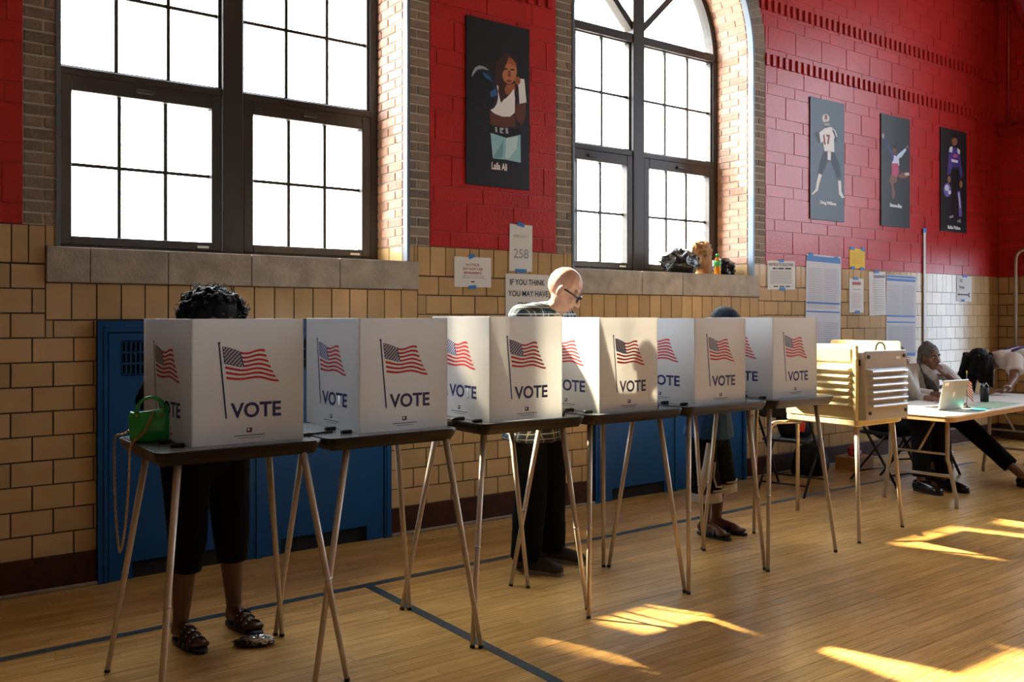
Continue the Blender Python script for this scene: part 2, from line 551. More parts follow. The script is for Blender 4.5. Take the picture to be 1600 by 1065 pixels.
# red painted block: tall and short courses alternating, two dentil courses
blocks = []
z, k = WZ, 0
DENT = [(3.722, 3.832), (4.218, 4.328)]
while z < ZC - 0.05:
    h = 0.103 if k % 2 == 0 else 0.207
    x = -0.7 + (k * 0.137) % 0.4
    while x < XW1:
        blocks.append((x, min(x + 0.405, XW1), z, min(z + h, ZC))); x += 0.405
    z += h; k += 1
rh = [(-50, 50, d[0], d[1]) for d in DENT]
for c in WIN:
    rh.append((c - RO, c + RO, 0, SPR))
blocks = cut(blocks, rh)
nb = []
for a0, a1, z0, z1 in blocks:
    zm = (z0 + z1) / 2
    ok = [(a0, a1)]
    for c in WIN:
        if z0 >= SPR - 0.001 and z0 < SPR + RO:
            hh = math.sqrt(max(0, RO ** 2 - (z0 - SPR) ** 2))
            ok = [q for s in ok for q in [(s[0], min(s[1], c - hh)), (max(s[0], c + hh), s[1])] if q[1] - q[0] > 0.02]
    nb += [(p, q, z0, z1) for p, q in ok]
lay(wall_back, 'painted_block', nb, RED, 0.03, limit=300, gap=0.0030, jitter=0.0008, bev=(0.01, 0.02))
dent = []
for d0, d1 in DENT:
    for a, b in ((-0.6, WIN[0] - RO), (WIN[0] + RO, WIN[1] - RO), (WIN[1] + RO, XW1)):
        if d0 > SPR:
            g = RO - math.sqrt(RO ** 2 - (d0 - SPR) ** 2)
            if a > 0: a -= g
            if b < 10: b += g
        x = a
        while x + 0.046 <= b + 0.001:
            dent.append((x, x + 0.046, d0, d1)); x += 0.0915
lay(wall_back, 'dentil_brick', dent, RED, 0.05, plane=-0.014, limit=250, gap=0.002, jitter=0.001, bev=(0.04, 0.03))

# ------------------------------------------------------------------ brick surrounds of the two windows
CP = 0.0645
for wi, c in enumerate(WIN):
    t = structure(obj('trim_%d' % (wi + 1), None), ['brick surround of the left window', 'brick surround of the right arched window'][wi])
    br = []
    nrow = int((SPR - WZ) / CP) + 1
    cp = (SPR - WZ) / nrow
    for r in range(nrow):
        z0 = WZ + r * cp
        for s in (-1, 1):
            i0, i1 = HW + 0.012, RO
            cutp = i0 + 0.062
            segs = [(i0, i1)] if r % 2 else [(i0, cutp), (cutp, i1)]
            for p, q in segs:
                br.append((c + p, c + q, z0, z0 + cp) if s > 0 else (c - q, c - p, z0, z0 + cp))
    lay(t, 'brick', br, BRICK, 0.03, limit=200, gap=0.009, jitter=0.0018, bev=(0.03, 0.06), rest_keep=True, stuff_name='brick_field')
    # radial bricks of the arch ring
    n = 54
    bm = bmesh.new()
    me_v = None
    a0 = PI / n
    rr = (HW + 0.012, RO)
    g = 0.0045
    pts = [(rr[0] * -math.sin(a0 / 2) + g, rr[0] * math.cos(a0 / 2)), (rr[0] * math.sin(a0 / 2) - g, rr[0] * math.cos(a0 / 2)), (rr[1] * math.sin(a0 / 2) - g, rr[1] * math.cos(a0 / 2)), (rr[1] * -math.sin(a0 / 2) + g, rr[1] * math.cos(a0 / 2))]
    prism(bm, pts, 0.0, 0.03)
    bmesh.ops.recalc_face_normals(bm, faces=bm.faces[:])
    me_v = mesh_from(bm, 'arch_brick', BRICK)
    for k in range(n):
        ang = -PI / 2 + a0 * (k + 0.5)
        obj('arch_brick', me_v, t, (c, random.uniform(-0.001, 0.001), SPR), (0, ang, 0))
    # bricks of the two jambs, seen inside the reveal
    jm = bmesh.new()
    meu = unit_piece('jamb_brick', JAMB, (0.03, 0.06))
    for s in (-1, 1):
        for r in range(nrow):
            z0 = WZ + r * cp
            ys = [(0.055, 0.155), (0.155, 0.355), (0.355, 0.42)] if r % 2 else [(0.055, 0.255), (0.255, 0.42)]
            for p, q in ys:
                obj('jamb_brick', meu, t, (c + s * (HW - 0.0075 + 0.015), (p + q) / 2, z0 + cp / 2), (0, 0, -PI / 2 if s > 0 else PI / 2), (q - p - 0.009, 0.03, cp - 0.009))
        me_t = unit_piece('jamb_tile', TILE, (0.02, 0.03))
        for p, q in ((0.055, 0.24), (0.24, 0.42)):
            obj('jamb_tile', me_t, t, (c + s * (HW - 0.0075 + 0.015), (p + q) / 2, (SILL_T + WZ) / 2), (0, 0, -PI / 2 if s > 0 else PI / 2), (q - p - 0.006, 0.03, WZ - SILL_T - 0.006))
    # intrados bricks
    nn = 50
    for k in range(nn):
        ang = PI * (k + 0.5) / nn
        for p, q in (((0.055, 0.255), (0.255, 0.42)) if k % 2 else ((0.055, 0.155), (0.155, 0.355), (0.355, 0.42))):
            m = Matrix.Translation((c + (HW + 0.0075) * math.cos(ang), (p + q) / 2, SPR + (HW + 0.0075) * math.sin(ang))) @ Matrix.Rotation(-(ang), 4, 'Y') @ Matrix.Rotation(-PI / 2, 4, 'Z') @ Matrix.Diagonal((q - p - 0.009, 0.03, PI * HW / nn - 0.009, 1))
            o = obj('jamb_brick', meu, t)
            o.matrix_world = m
    # steel corner guard along the opening edge
    bm = bmesh.new()
    prof = [(c - HW, SILL_T)] + [(c - HW, SILL_T + (SPR - SILL_T) * k / 6) for k in range(1, 6)] + arch_pts(c, HW, 40) + [(c + HW, SPR - (SPR - SILL_T) * k / 6) for k in range(1, 6)] + [(c + HW, SILL_T)]
    # cross section: L (outer leg on the face, inner leg in the reveal)
    nprof = len(prof)
    ring = []
    for i, p in enumerate(prof):
        if p[1] < SPR - 1e-6:
            nv = Vector((1 if p[0] > c else -1, 0))
        else:
            nv = Vector((p[0] - c, p[1] - SPR)).normalized()
        def at(r, y):
            return bm.verts.new((p[0] + nv.x * r, y, p[1] + nv.y * r))
        ring.append([at(0.016, -0.004), at(-0.006, -0.004), at(-0.006, 0.052), at(0.0, 0.052), at(0.0, 0.004), at(0.016, 0.004)])
    for i in range(nprof - 1):
        for k in range(6):
            bm.faces.new((ring[i][k], ring[i][(k + 1) % 6], ring[i + 1][(k + 1) % 6], ring[i + 1][k]))
    bm.faces.new(ring[0]); bm.faces.new(ring[-1][::-1])
    bmesh.ops.recalc_face_normals(bm, faces=bm.faces[:])
    obj('corner_guard', mesh_from(bm, 'corner_guard', STEEL), t)
    # stone sill in lengths
    xs = [c - 1.116, c - 0.905, c - 0.50, c - 0.02, c + 0.55, c + 1.126] if wi == 0 else [c - 1.116, c - 0.35, c + 0.12, c + 1.126]
    for a, b in zip(xs[:-1], xs[1:]):
        bm = bmesh.new()
        box(bm, a + 0.0015, b - 0.0015, -0.022, 0.43, SILL_B, SILL_T)
        bmesh.ops.bevel(bm, geom=bm.edges[:], offset=0.004, segments=1, affect='EDGES')
        obj('sill_stone', mesh_from(bm, 'sill_stone', STONE), t)

# ------------------------------------------------------------------ windows
def make_window(n, c, label):
    wv = structure(obj('window_%d' % n, None), label)
    fy0, fy1 = 0.405, 0.50
    def bar(name, x0, x1, z0, z1, y0=fy0, y1=fy1, mat=FRAME, bev=0.004):
        return obj(name, box_mesh(name, mat, c + x0, c + x1, y0, y1, z0, z1, bev), wv)
    zb = SILL_T + 0.003
    # outer frame: jambs, head arch, sill rail, mullion, transoms
    bar('frame_jamb', -1.05, -0.985, zb, SPR); bar('frame_jamb', 0.985, 1.05, zb, SPR)
    bar('frame_sill', -0.985, 0.985, zb, zb + 0.04)
    bar('mullion', -0.052, 0.078, zb, SPR + HW - 0.02, fy0 - 0.02)
    for s0, s1 in ((-0.985, -0.052), (0.078, 0.985)):
        bar('transom', s0, s1, 2.815, 2.862, fy0 - 0.01)
        bar('transom', s0, s1, 3.795, 3.868, fy0 - 0.01)
    bm = bmesh.new()
    ao, ai = arch_pts(c, HW, 40), arch_pts(c, HW - 0.065, 40)
    for k in range(40):
        prism(bm, [ai[k], ai[k + 1], ao[k + 1], ao[k]], fy0, fy1)
    bmesh.ops.remove_doubles(bm, verts=bm.verts[:], dist=1e-5)
    bmesh.ops.recalc_face_normals(bm, faces=bm.faces[:])
    obj('frame_arch', mesh_from(bm, 'frame_arch', FRAME), wv)
    for s in (-1, 1):
        bm = bmesh.new()
        p0 = Vector((0.013, SPR + 0.075)); d = Vector((s * 0.72, 0.69)).normalized(); nn_ = Vector((-d.y, d.x)) * 0.028
        q = p0 + d * 0.95
        pts = [p0 - nn_, q - nn_, q + nn_, p0 + nn_]
        prism(bm, [(c + v.x, v.y) for v in pts], fy0, fy1 - 0.01)
        bmesh.ops.recalc_face_normals(bm, faces=bm.faces[:])
        obj('arch_bar', mesh_from(bm, 'arch_bar', FRAME), wv)
    G = MATS['glass']
    # awning sashes below (two), fixed lights above (two)
    for s0, s1 in ((-0.985, -0.052), (0.078, 0.985)):
        sash = obj('sash', None, wv)
        def sb(name, x0, x1, z0, z1, y0=fy0 - 0.012, y1=fy1 - 0.03, mat=FRAME, bev=0.004):
            return obj(name, box_mesh(name, mat, c + x0, c + x1, y0, y1, z0, z1, bev), sash)
        z0, z1 = zb + 0.04, 2.815
        g0, g1, h0, h1 = s0 + 0.068, s1 - 0.068, 1.897, 2.728
        sb('stile', s0 + 0.004, g0, z0, z1); sb('stile', g1, s1 - 0.004, z0, z1)
        sb('rail', g0, g1, z0, h0); sb('rail', g0, g1, h1, z1)
        wd = (g1 - g0) / 3
        for k in (1, 2):
            sb('muntin', g0 + wd * k - 0.0105, g0 + wd * k + 0.0105, h0, h1, 0.44, 0.458, bev=0)
        zm = 2.312
        sb('muntin', g0, g1, zm - 0.010, zm + 0.010, 0.443, 0.455, bev=0)
        for k in range(3):
            for q0, q1 in ((h0, zm), (zm, h1)):
                sb('glass_pane', g0 + wd * k + 0.001, g0 + wd * (k + 1) - 0.001, q0 + 0.001, q1 - 0.001, 0.4465, 0.4505, G, 0)
        sb('latch', (g0 + g1) / 2 - 0.05, (g0 + g1) / 2 + 0.05, h1 + 0.030, h1 + 0.055, fy0 - 0.03, fy0 - 0.010, bev=0.005)
        sb('maker_plate', g1 - 0.09, g1 - 0.02, z0 + 0.012, z0 + 0.026, fy0 - 0.016, fy0 - 0.010, M('plate_alloy', (0.55, 0.54, 0.52), 0.4), 0)
        # fixed light
        g0, g1, h0, h1 = s0 + 0.018, s1 - 0.018, 2.875, 3.785
        up = obj('fixed_light', None, wv)
        def ub(name, x0, x1, z0, z1, y0, y1, mat=FRAME):
            return obj(name, box_mesh(name, mat, c + x0, c + x1, y0, y1, z0, z1, 0), up)
        ub('bead', s0, g0, 2.862, 3.795, 0.425, 0.48); ub('bead', g1, s1, 2.862, 3.795, 0.425, 0.48)
        ub('bead', g0, g1, 2.862, h0, 0.425, 0.48); ub('bead', g0, g1, h1, 3.795, 0.425, 0.48)
        wd = (g1 - g0) / 3
        for k in (1, 2):
            ub('muntin', g0 + wd * k - 0.0105, g0 + wd * k + 0.0105, h0, h1, 0.44, 0.458)
        zm = 3.325
        ub('muntin', g0, g1, zm - 0.010, zm + 0.010, 0.443, 0.455)
        for k in range(3):
            for q0, q1 in ((h0, zm), (zm, h1)):
                ub('glass_pane', g0 + wd * k + 0.001, g0 + wd * (k + 1) - 0.001, q0 + 0.001, q1 - 0.001, 0.4465, 0.4505, G)
    # panes of the arch head: four sectors between mullion and bars
    for a0, a1 in ((0.02, 0.76), (0.79, PI / 2 - 0.05), (PI / 2 + 0.05, PI - 0.79), (PI - 0.76, PI - 0.02)):
        bm = bmesh.new()
        rr = HW - 0.06
        pts = [(c + 0.013 + 0.06 * math.cos((a0 + a1) / 2), SPR + 0.07 + 0.05)]
        pts += [(c + rr * math.cos(a0 + (a1 - a0) * k / 10), max(SPR + 0.07, SPR + rr * math.sin(a0 + (a1 - a0) * k / 10))) for k in range(11)]
        prism(bm, pts, 0.4465, 0.4505)
        bmesh.ops.recalc_face_normals(bm, faces=bm.faces[:])
        obj('glass_pane', mesh_from(bm, 'glass_pane', G), wv)
    return wv
make_window(1, WIN[0], 'left bronze-framed window of many panes, cut by the top of the photo')
make_window(2, WIN[1], 'right bronze-framed window with an arched head')

# ------------------------------------------------------------------ baseboards
for i, (a, b) in enumerate(((-1.4, 1.098), (2.882, 4.653), (6.437, XW1))):
    bb = structure(obj('baseboard_%s' % ('left', 'middle', 'right')[i], box_mesh('baseboard', BASEW, a, b, -0.02, 0.004, 0.012, 0.180, 0.004)), 'dark mahogany baseboard under the tile, %s stretch' % ('left', 'middle', 'right')[i])
    obj('shoe_moulding', box_mesh('shoe_moulding', SHOE, a, b, -0.034, 0.0, 0.0005, 0.020, 0.004), bb)

# ------------------------------------------------------------------ end wall on the right, with a glazed exit door outside the frame
bm = bmesh.new()
X0, X1 = XW1 + 0.005, XW1 + 0.35
D0, D1, DZ = -1.20, -0.40, 2.2
box(bm, X0, X1, D1, 0.004, -0.004, WZ, 0); box(bm, X0, X1, D1, 0.004, WZ, ZC, 1)
V0, V1, VZ0, VZ1 = -4.8, -2.0, 2.3, 5.2      # high side window beyond the frame
box(bm, X0, X1, YW, D0, 0, WZ, 2); box(bm, X0, X1, YW, V0, WZ, ZC, 1); box(bm, X0, X1, V1, D0, WZ, ZC, 1)
box(bm, X0, X1, V0, V1, WZ, VZ0, 1); box(bm, X0, X1, V0, V1, VZ1, ZC, 1)
box(bm, X0, X1, D0, D1, DZ, ZC, 1)
wall_right = structure(obj('wall_right', mesh_from(bm, 'wall_right', [MORTAR, REDCORE, TILE])), 'end wall, red above buff tile')
tr = []
for r in range(12):
    z0 = 0.171 + r * RP
    y = 0.0 if r % 2 else -0.1
    if not r % 2: tr.append((-0.1, 0.0, z0, z0 + RP))
    while y > D1 + 0.01:
        tr.append((max(y - TPX, D1), y, z0, z0 + RP)); y -= TPX
y = 0
while y > D1 + 0.01:
    tr.append((max(y - 0.122, D1), y, 1.7095, WZ)); y -= 0.122
lay(wall_right, 'wall_tile', tr, TILE, 0.03, face='x', plane=XW1, limit=200, gap=0.006)
tr = []
z, k = WZ, 0
while z < 6.2:
    h = 0.103 if k % 2 == 0 else 0.207
    y = 0.0 + (k * 0.137) % 0.4
    while y > -2.0:
        tr.append((max(y - 0.405, -2.0), min(y, 0.0), z, z + h)); y -= 0.405
    z += h; k += 1
lay(wall_right, 'painted_block', cut([q for q in tr if q[1] > q[0]], [(-50, 50, d[0], d[1]) for d in DENT] + [(D0, D1, 0, DZ)]), RED, 0.03, face='x', plane=XW1, limit=120, gap=0.0055)
tr = []
for d0, d1 in DENT:
    y = 0.0
    while y > -1.2:
        tr.append((y - 0.046, y, d0, d1)); y -= 0.0915
lay(wall_right, 'dentil_brick', tr, RED, 0.05, face='x', plane=XW1 - 0.014, limit=60, gap=0.002)
dr = structure(obj('door_1', None), 'glazed exit door in the end wall')
def db(name, y0, y1, z0, z1, x0=XW1 + 0.06, x1=XW1 + 0.11, mat=FRAME):
    obj(name, box_mesh(name, mat, x0, x1, y0, y1, z0, z1, 0.003), dr)
db('door_jamb', D0, D0 + 0.06, 0, DZ); db('door_jamb', D1 - 0.06, D1, 0, DZ); db('door_head', D0, D1, DZ - 0.06, DZ)
db('door_rail', D0 + 0.06, D1 - 0.06, 0.0, 0.25); db('glass_pane', D0 + 0.06, D1 - 0.06, 0.25, DZ - 0.06, XW1 + 0.083, XW1 + 0.087, MATS['door_glass'])

w3 = structure(obj('window_3', None), 'high side window in the end wall, outside the frame')
for k in range(5):
    yy = V0 + (V1 - V0) * k / 4
    obj('mullion', box_mesh('mullion', FRAME, XW1 + 0.10, XW1 + 0.16, yy - 0.03, yy + 0.03, VZ0, VZ1, 0.003), w3)
for zz in (VZ0, (VZ0 + VZ1) / 2, VZ1):
    obj('transom', box_mesh('transom', FRAME, XW1 + 0.10, XW1 + 0.16, V0, V1, zz - 0.03, zz + 0.03, 0.003), w3)
for k in range(4):
    for j in range(2):
        y0_, z0_ = V0 + (V1 - V0) * k / 4, VZ0 + (VZ1 - VZ0) * j / 2
        obj('glass_pane', box_mesh('glass_pane', MATS['side_glass'], XW1 + 0.128, XW1 + 0.132, y0_ + 0.03, y0_ + (V1 - V0) / 4 - 0.03, z0_ + 0.03, z0_ + (VZ1 - VZ0) / 2 - 0.03), w3)

# ------------------------------------------------------------------ the rest of the hall, behind the camera
bm = bmesh.new()
box(bm, XW0 - 0.3, XW0, YW, 0.55, 0, ZC)
structure(obj('wall_left', mesh_from(bm, 'wall_left', PLASTER)), 'far end wall of the gym')
bm = bmesh.new()
box(bm, XW0, XW1 + 0.35, YW - 0.3, YW, 0, ZC)
structure(obj('wall_front', mesh_from(bm, 'wall_front', PLASTER)), 'wall opposite the windows')
bm = bmesh.new()
box(bm, XW0 - 0.3, XW1 + 0.35, YW - 0.3, 0.55, ZC, ZC + 0.2)
structure(obj('ceiling', mesh_from(bm, 'ceiling', CEIL)), 'gym ceiling')

# ------------------------------------------------------------------ ground outside
bm = bmesh.new()
box(bm, -40, 50, 0.6, 60, -0.6, -0.5)
structure(obj('ground_outside', mesh_from(bm, 'ground_outside', M('pavement', (0.42, 0.40, 0.37), 0.9))), 'pavement outside the windows')

# ------------------------------------------------------------------ blue convector cabinets under the windows
for ui, (a, b) in enumerate(UNITS):
    t = thing('convector_cabinet', ['blue steel convector cabinet under the left window, behind the woman in black', 'blue steel convector cabinet under the arched window, behind the visitor in shorts'][ui], 'cabinet', (a, 0, 0), 0, 'blue convector cabinets under the windows')
    W = b - a
    fy = -0.032
    bm = bmesh.new()
    box(bm, 0, 0.05, fy, 0.0, 0, 1.413); box(bm, W - 0.05, W, fy, 0.0, 0, 1.413)
    box(bm, 0.05, W - 0.05, fy, 0.0, 1.352, 1.413); box(bm, W / 2 - 0.016, W / 2 + 0.016, fy, 0, 0.0, 1.352)
    obj('casing', mesh_from(bm, 'casing', BLUE), t)
    for s in (0, 1):
        d0, d1 = (0.056, W / 2 - 0.018) if s == 0 else (W / 2 + 0.018, W - 0.056)
        door = obj('door_panel', None, t)
        n0, n1 = d0 + 0.12, d1 - 0.12
        g0, g1, gz0, gz1 = d0 + 0.065, d1 - 0.065, 1.118, 1.300
        bm = bmesh.new()
        y0, y1 = fy + 0.006, -0.002
        box(bm, d0, n0, y0, y1, 0.004, 1.118); box(bm, n1, d1, y0, y1, 0.004, 1.118)
        box(bm, n0, n1, y0, y1, 0.095, 1.118)
        box(bm, d0, g0, y0, y1, 1.118, 1.345); box(bm, g1, d1, y0, y1, 1.118, 1.345); box(bm, g0, g1, y0, y1, gz1, 1.345)
        obj('panel_sheet', mesh_from(bm, 'panel_sheet', BLUE), door)
        bm = bmesh.new()
        box(bm, g0 - 0.01, g1 + 0.01, -0.006, -0.001, gz0 - 0.01, gz1 + 0.01)
        obj('grille_void', mesh_from(bm, 'grille_void', BLACK), door)
        bm = bmesh.new()
        box(bm, n0, n1, -0.006, -0.001, 0.002, 0.095)
        obj('toe_void', mesh_from(bm, 'toe_void', BLACK), door)
        bm = bmesh.new()
        nslot = 28
        pw = (g1 - g0) / nslot
        for k in range(nslot + 1):
            x = g0 + k * pw
            box(bm, x - 0.0038, x + 0.0038, y0, y0 + 0.006, gz0, gz1)
        for zz in (gz0, gz0 + (gz1 - gz0) / 3, gz0 + 2 * (gz1 - gz0) / 3, gz1):
            box(bm, g0, g1, y0, y0 + 0.005, zz - 0.005, zz + 0.005)
        gr = obj('grille_bars', mesh_from(bm, 'grille_bars', BLUE), door)
        gr['kind'] = 'stuff'
    # raised inner moulding line at the outer edges
    for x in (0.030, W - 0.034):
        obj('edge_bead', box_mesh('edge_bead', BLUE, x, x + 0.006, fy - 0.004, fy + 0.002, 0.0, 1.38, 0.001), t)
    obj('edge_bead', box_mesh('edge_bead', BLUE, 0.03, W - 0.03, fy - 0.004, fy + 0.002, 1.375, 1.381, 0.001), t)
# ------------------------------------------------------------------ voting tables and privacy screens
RIM = M('black_plastic_rim', (0.010, 0.007, 0.006), 0.36, spec=0.35)
TOP = M('grey_table_laminate', (0.16, 0.17, 0.18), 0.22)
LEG = M('taupe_enamelled_tube', (0.56, 0.47, 0.38), 0.35, metal=0.2)
COLLAR = M('leg_collar', (0.50, 0.47, 0.43), 0.3, metal=0.7)
RUBBER = M('black_rubber', (0.012, 0.012, 0.012), 0.6)
PANEL = M('corrugated_white_plastic', (0.71, 0.72, 0.73), 0.42, transl=0.30, bump=(6, 0.02))
NAVY = M('navy_print', (0.012, 0.022, 0.135), 0.5)
FBLUE = M('flag_blue_print', (0.028, 0.075, 0.30), 0.5)
FRED = M('flag_red_print', (0.52, 0.018, 0.025), 0.5)
PWHITE = M('white_print', (0.82, 0.82, 0.80), 0.5)
GREYP = M('grey_print', (0.16, 0.16, 0.22), 0.6)

def rrect(x0, x1, y0, y1, r, n=5):
    out = []
    for cx, cy, a in ((x1 - r, y1 - r, 0), (x0 + r, y1 - r, PI / 2), (x0 + r, y0 + r, PI), (x1 - r, y0 + r, 1.5 * PI)):
        for k in range(n + 1):
            t = a + PI / 2 * k / n
            out.append((cx + r * math.cos(t), cy + r * math.sin(t)))
    return out
def loft(bm, rings, mi=0, smooth=False, caps=(True, True)):
    vr = [[bm.verts.new(p) for p in r] for r in rings]
    n = len(vr[0])
    for i in range(len(vr) - 1):
        for k in range(n):
            f = bm.faces.new((vr[i][k], vr[i][(k + 1) % n], vr[i + 1][(k + 1) % n], vr[i + 1][k])); f.material_index = mi; f.smooth = smooth
    if caps[0]: bm.faces.new(vr[0][::-1]).material_index = mi
    if caps[1]: bm.faces.new(vr[-1]).material_index = mi
TZ = 0.94
def voting_table(label, x0, x1, y0, y1, legs):
    cx, cy = (x0 + x1) / 2, (y0 + y1) / 2
    t = thing('voting_table', label, 'table', (cx, cy, 0), 0, 'black voting tables in the row')
    hx, hy = (x1 - x0) / 2, (y1 - y0) / 2
    def ring(ins, z, r=0.05):
        return [(p[0], p[1], z) for p in rrect(-hx + ins, hx - ins, -hy + ins, hy - ins, max(r - ins, 0.012))]
    bm = bmesh.new()
    loft(bm, [ring(0.045, TZ - 0.052), ring(0.026, TZ - 0.052), ring(0.010, TZ - 0.03), ring(0.0, TZ - 0.006), ring(0.002, TZ), ring(0.014, TZ), ring(0.018, TZ - 0.003)])
    bmesh.ops.recalc_face_normals(bm, faces=bm.faces[:])
    obj('table_rim', mesh_from(bm, 'table_rim', RIM), t)
    bm = bmesh.new()
    loft(bm, [ring(0.0185, TZ - 0.004), ring(0.0185, TZ - 0.0010), ring(0.020, TZ - 0.0004)])
    bmesh.ops.recalc_face_normals(bm, faces=bm.faces[:])
    obj('table_surface', mesh_from(bm, 'table_surface', TOP), t)
    for top, foot in legs:
        a = Vector((top[0] - cx, top[1] - cy, TZ - 0.045)); b = Vector((foot[0] - cx, foot[1] - cy, 0.0))
        d = (a - b)
        lg = obj('leg', tube_mesh('leg', LEG, [b + d * 0.012, b + d * 0.45, a], [0.0105, 0.0125, 0.0145], 12), t)
        obj('foot_cap', tube_mesh('foot_cap', RUBBER, [b, b + d * 0.014], [0.0115, 0.0115], 10), lg)
        m_ = b + d * 0.44
        obj('collar', tube_mesh('collar', COLLAR, [m_ - d * 0.006, m_ + d * 0.006], [0.0135, 0.0138], 12), lg)
    return t
TABLES = [
    ('black-rimmed voting table at the left end of the row, a green handbag on it', 0.905, 1.558, -1.885, -1.29,
     [((0.996, -1.83), (0.886, -1.98)), ((1.478, -1.85), (1.599, -2.0)), ((1.006, -1.38), (0.858, -1.345)), ((1.515, -1.38), (1.588, -1.365))]),
    ('black-rimmed voting table second from the left, right of the woman in black', 1.572, 2.205, -1.885, -1.29,
     [((1.686, -1.82), (1.458, -2.0)), ((2.150, -1.85), (2.225, -2.018)), ((1.690, -1.38), (1.568, -1.337)), ((2.161, -1.38), (2.235, -1.383))]),
    ('black-rimmed voting table third from the left, left of the man in the plaid shirt', 2.352, 2.990, -1.845, -1.27,
     [((2.444, -1.72), (2.194, -1.995)), ((2.876, -1.78), (2.937, -1.90)), ((2.400, -1.38), (2.205, -1.361)), ((2.848, -1.38), (2.920, -1.443))]),
    ('black-rimmed voting table fourth from the left, in front of the man in the plaid shirt', 3.003, 3.690, -1.850, -1.27,
     [((3.085, -1.75), (2.854, -2.004)), ((3.547, -1.79), (3.530, -1.99)), ((3.060, -1.38), (2.867, -1.361)), ((3.509, -1.38), (3.517, -1.377))]),
    ('black-rimmed voting table fifth from the left, hiding the visitor in basketball shorts', 3.703, 4.408, -1.850, -1.27,
     [((3.777, -1.79), (3.521, -2.024)), ((4.306, -1.77), (4.208, -1.969)), ((3.760, -1.38), (3.535, -1.40)), ((4.274, -1.38), (4.255, -1.476))]),
    ('black-rimmed voting table sixth in the row, beside the cream plastic booth', 4.421, 5.035, -1.875, -1.27,
     [((4.480, -1.79), (4.191, -2.004)), ((4.921, -1.80), (4.879, -1.974)), ((4.490, -1.38), (4.270, -1.45)), ((4.875, -1.38), (4.862, -1.369))]),
]
for tb in TABLES:
    voting_table(*tb)

# flag print in panel fractions (0..1, 0..1)
def flag_polys(w, h):
    def P(s, t):
        lx, lz = 0.250 + (0.283 - 0.250) * t, 0.780 + (0.520 - 0.780) * t
        rx, rz = 0.640 + (0.775 - 0.640) * t ** 1.3, 0.742 + (0.500 - 0.742) * t
        x = lx + (rx - lx) * s; z = lz + (rz - lz) * s
        z += 0.017 * math.sin(2 * PI * (1.35 * s) + 2.6 * t + 0.4) * (0.25 + 0.75 * s)
        z -= 0.02 * math.sin(PI * s)* (1 - t)
        return (x * w, z * h)
    polys = []
    pole = [(0.219, 0.80), (0.234, 0.80), (0.298, 0.205), (0.283, 0.205)]
    polys.append(([(x * w, z * h) for x, z in pole], 0))
    polys.append((ell(0.2265 * w, 0.807 * h, 0.013 * w, 0.010 * h, 10), 0))
    n = 16
    for i in range(0, 13, 2):
        t0, t1 = i / 13, (i + 1) / 13
        s0 = 0.43 if i < 7 else 0.02
        for k in range(n):
            a, b = s0 + (1 - s0) * k / n, s0 + (1 - s0) * (k + 1) / n
            polys.append(([P(a, t1), P(b, t1), P(b, t0), P(a, t0)], 2))
    cn = 10
    for k in range(cn):
        a, b = 0.01 + 0.42 * k / cn, 0.01 + 0.42 * (k + 1) / cn
        polys.append(([P(a, 0.54), P(b, 0.54), P(b, 0.0), P(a, 0.0)], 1))
    return polys, P
def flag_mesh(w, h):
    polys, P = flag_polys(w, h)
    bm = bmesh.new()
    def add(pts, mi, y):
        f = bm.faces.new([bm.verts.new((p[0], y, p[1])) for p in pts]); f.material_index = mi
        f.normal_update()
        if f.normal.y > 0: f.normal_flip()
    for pts, mi in polys:
        add(pts, mi, -0.0005)
    for r in range(9):
        for q in range(6 if r % 2 == 0 else 5):
            s = 0.045 + (q + (0 if r % 2 == 0 else 0.5)) * 0.069
            t = 0.045 + r * 0.056
            x, z = P(s, t)
            pts = []
            for k in range(10):
                rr = (0.0098 if k % 2 == 0 else 0.0042) * w
                pts.append((x + rr * math.sin(PI * k / 5), z + rr * math.cos(PI * k / 5)))
            add(pts, 3, -0.0008)
    return mesh_from(bm, 'flag_print', [NAVY, FBLUE, FRED, PWHITE])
FLAGS = {}
